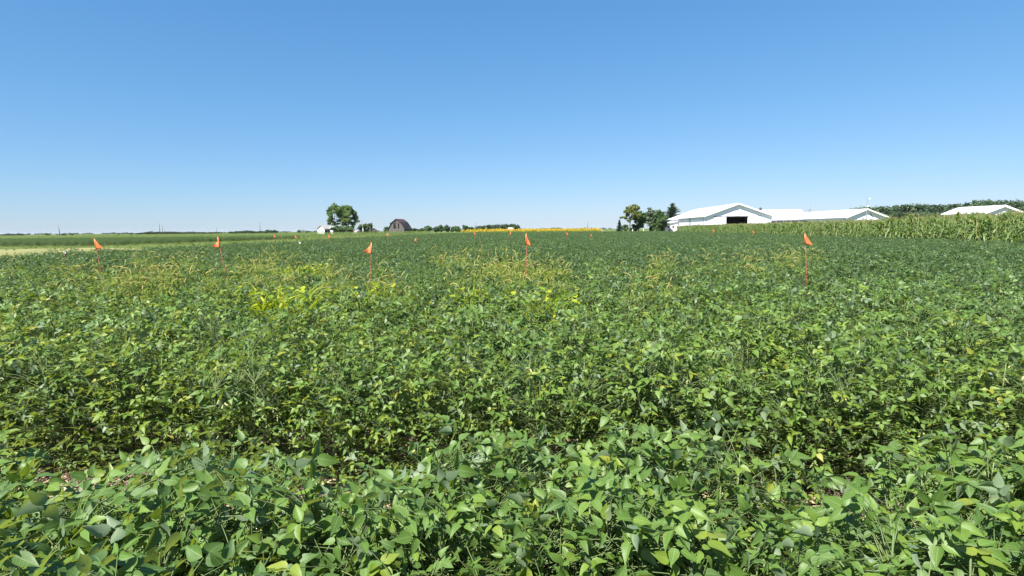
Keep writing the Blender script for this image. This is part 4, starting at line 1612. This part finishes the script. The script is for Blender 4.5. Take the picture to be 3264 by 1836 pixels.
def utility_pole(px, py, Y, label, arm=1.1, r0=.16, lean=0, mat='pole_wood', group=None):
    h = px_h(px, py, Y)
    o = thing('utility_pole', (at(px, 735, Y).x, Y, 0), R(20), label, 'pole', group)
    mb = MB()
    mb.tube([(0, 0, 0), (lean * .5, 0, h * .5), (lean, 0, h)], [r0 * 1.2, r0, r0 * .75], 7)
    mb.build('pole', M[mat], o, True)
    if arm:
        mb = MB()
        mb.box(-arm + lean, arm + lean, -.22, -.1, h - .75, h - .6)
        mb.build('crossarm', M['pole_wood'], o)
        mb = MB()
        for x in (-arm * .9, -arm * .35, arm * .35, arm * .9):
            mb.tube([(x + lean, -.16, h - .598), (x + lean, -.16, h - .42)], .05, 5)
        mb.build('insulators', M['white_plastic'], o)
    return o


utility_pole(190, 718, 420, 'leftmost thin utility pole on the left horizon', 0, .24, lean=-.6)
utility_pole(509, 712, 430, 'taller of the two close poles in front of the left wood', 0, .24)
utility_pole(518, 719, 470, 'shorter of the two close poles in front of the left wood', 0, .24)
utility_pole(691, 723, 560, 'faint short pole at the right end of the left wood', 0, .2)
utility_pole(829, 708, 420, 'tall pole rising from the broken tree row left of the white house', 0, .24)
o = utility_pole(1157, 701.5, 318, 'utility pole between the largest tree and the rusty-roofed shed', 0, .17)
mb = MB()
mb.box(-.3, .15, -.42, -.2, 1.2, 3.2)
mb.build('meter_box', M['trim'], o)
utility_pole(1180, 722, 322, 'short thin post beside the rusty-roofed shed', 0, .12)
utility_pole(1517, 695, 210, 'pale pole at the left end of the sunflowers', 0, .15, mat='steel')
utility_pole(1873, 689, 215, 'pale pole at the right end of the sunflowers', 0, .13, mat='steel')

for px, lab in ((1919, 'small white marker post right of the sunflowers'), (2016, 'small white marker post below the yellowing tree'),
                (2051, 'small white marker post under the farmyard pines')):
    Y = 205
    o = thing('marker_post', (at(px, 735, Y).x, Y, 0), 0, lab, 'post')
    mb = MB()
    mb.tube([(0, 0, 0), (0, 0, 1.15)], .11, 8)
    mb.build('post', M['white_plastic'], o)
    mb = MB()
    mb.tube([(0, 0, 1.15), (0, 0, 1.3)], [.13, .05], 8)
    mb.build('cap', M['trim'], o)

# ------------------------------------------------------------------ vehicles


def wheels(root, xs, ys, r, w=.25):
    for x in xs:
        for y in ys:
            mb = MB()
            mb.disc((x, y, r), r, 'y', w, 16)
            wl = mb.build('wheel', M['rubber'], root)
            mb = MB()
            mb.disc((x, y - w / 2 - .004 if y < 0 else y + w / 2 + .004, r), r * .55, 'y', .02, 12)
            mb.build('rim', M['steel'], wl)


# white box truck on the far road
Yt = 400.0
pt = at(1620, 735, Yt)
tk = thing('box_truck', (pt.x, Yt, .0), 0, 'white box truck parked in front of the long dark wood beyond the sunflowers', 'truck')
zt = px_h(1625, 725.3, Yt)
mb = MB(); mb.box(0, 3.0, -1.1, 1.1, 1.0, zt)
mb.build('cargo_box', M['truck_white'], tk)
mb = MB()
mb.prism([(3.15, .7), (4.5, .7), (4.5, 1.6), (4.15, 2.55), (3.15, 2.65)], -1.0, 1.0)
cb = mb.build('cab', M['truck_white'], tk)
mb = MB()
mb.prism([(3.5, 1.6), (4.35, 1.6), (4.08, 2.4), (3.5, 2.45)], -1.03, -1.003)
mb.build('side_window', M['glass'], cb)
mb = MB(); mb.box(-.02, 4.3, -.5, .5, .55, .95)
mb.build('chassis', M['dark_trim'], tk)
wheels(tk, (.8, 3.8), (-.9, .9), .45)

# red and white pickup by the annex
Yv = 252.0
pv = at(2112, 735, Yv)
pu = thing('red_truck', (pv.x, Yv, 0), R(180), 'small red truck with white front parked left of the white annex', 'truck')
mb = MB()
mb.prism([(-1.6, .5), (1.0, .5), (1.0, 1.1), (-1.6, 1.1)], -.85, .85)
mb.build('body', M['truck_red'], pu)
mb = MB()
mb.prism([(-.9, 1.103), (.9, 1.103), (.4, 1.75), (-.6, 1.75)], -.78, .78)
cb = mb.build('cab', M['truck_red'], pu)
mb = MB()
mb.prism([(-.65, 1.2), (.65, 1.2), (.35, 1.65), (-.5, 1.65)], -.81, -.783)
mb.build('side_window', M['glass'], cb)
mb = MB()
mb.box(1.003, 2.3, -.8, .8, .45, 1.15)
mb.build('bonnet', M['truck_white'], pu)
wheels(pu, (-1.1, 1.6), (-.75, .75), .36)

# ------------------------------------------------------------------ haze: one even box of thin air
hm_, ht, hout = new_mat('thin_air')
pv_ = N(ht, 'ShaderNodeVolumePrincipled')
pv_.inputs['Color'].default_value = (.80, .88, 1.0, 1)
pv_.inputs['Density'].default_value = 0.00003
pv_.inputs['Anisotropy'].default_value = 0.0
ht.links.new(pv_.outputs[0], hout.inputs['Volume'])
mb = MB()
mb.box(-9500, 9500, -80, 9500, -1.0, 24.0)
tag(mb.build('haze', hm_), 'thin pale haze over the whole plain', kind='stuff')
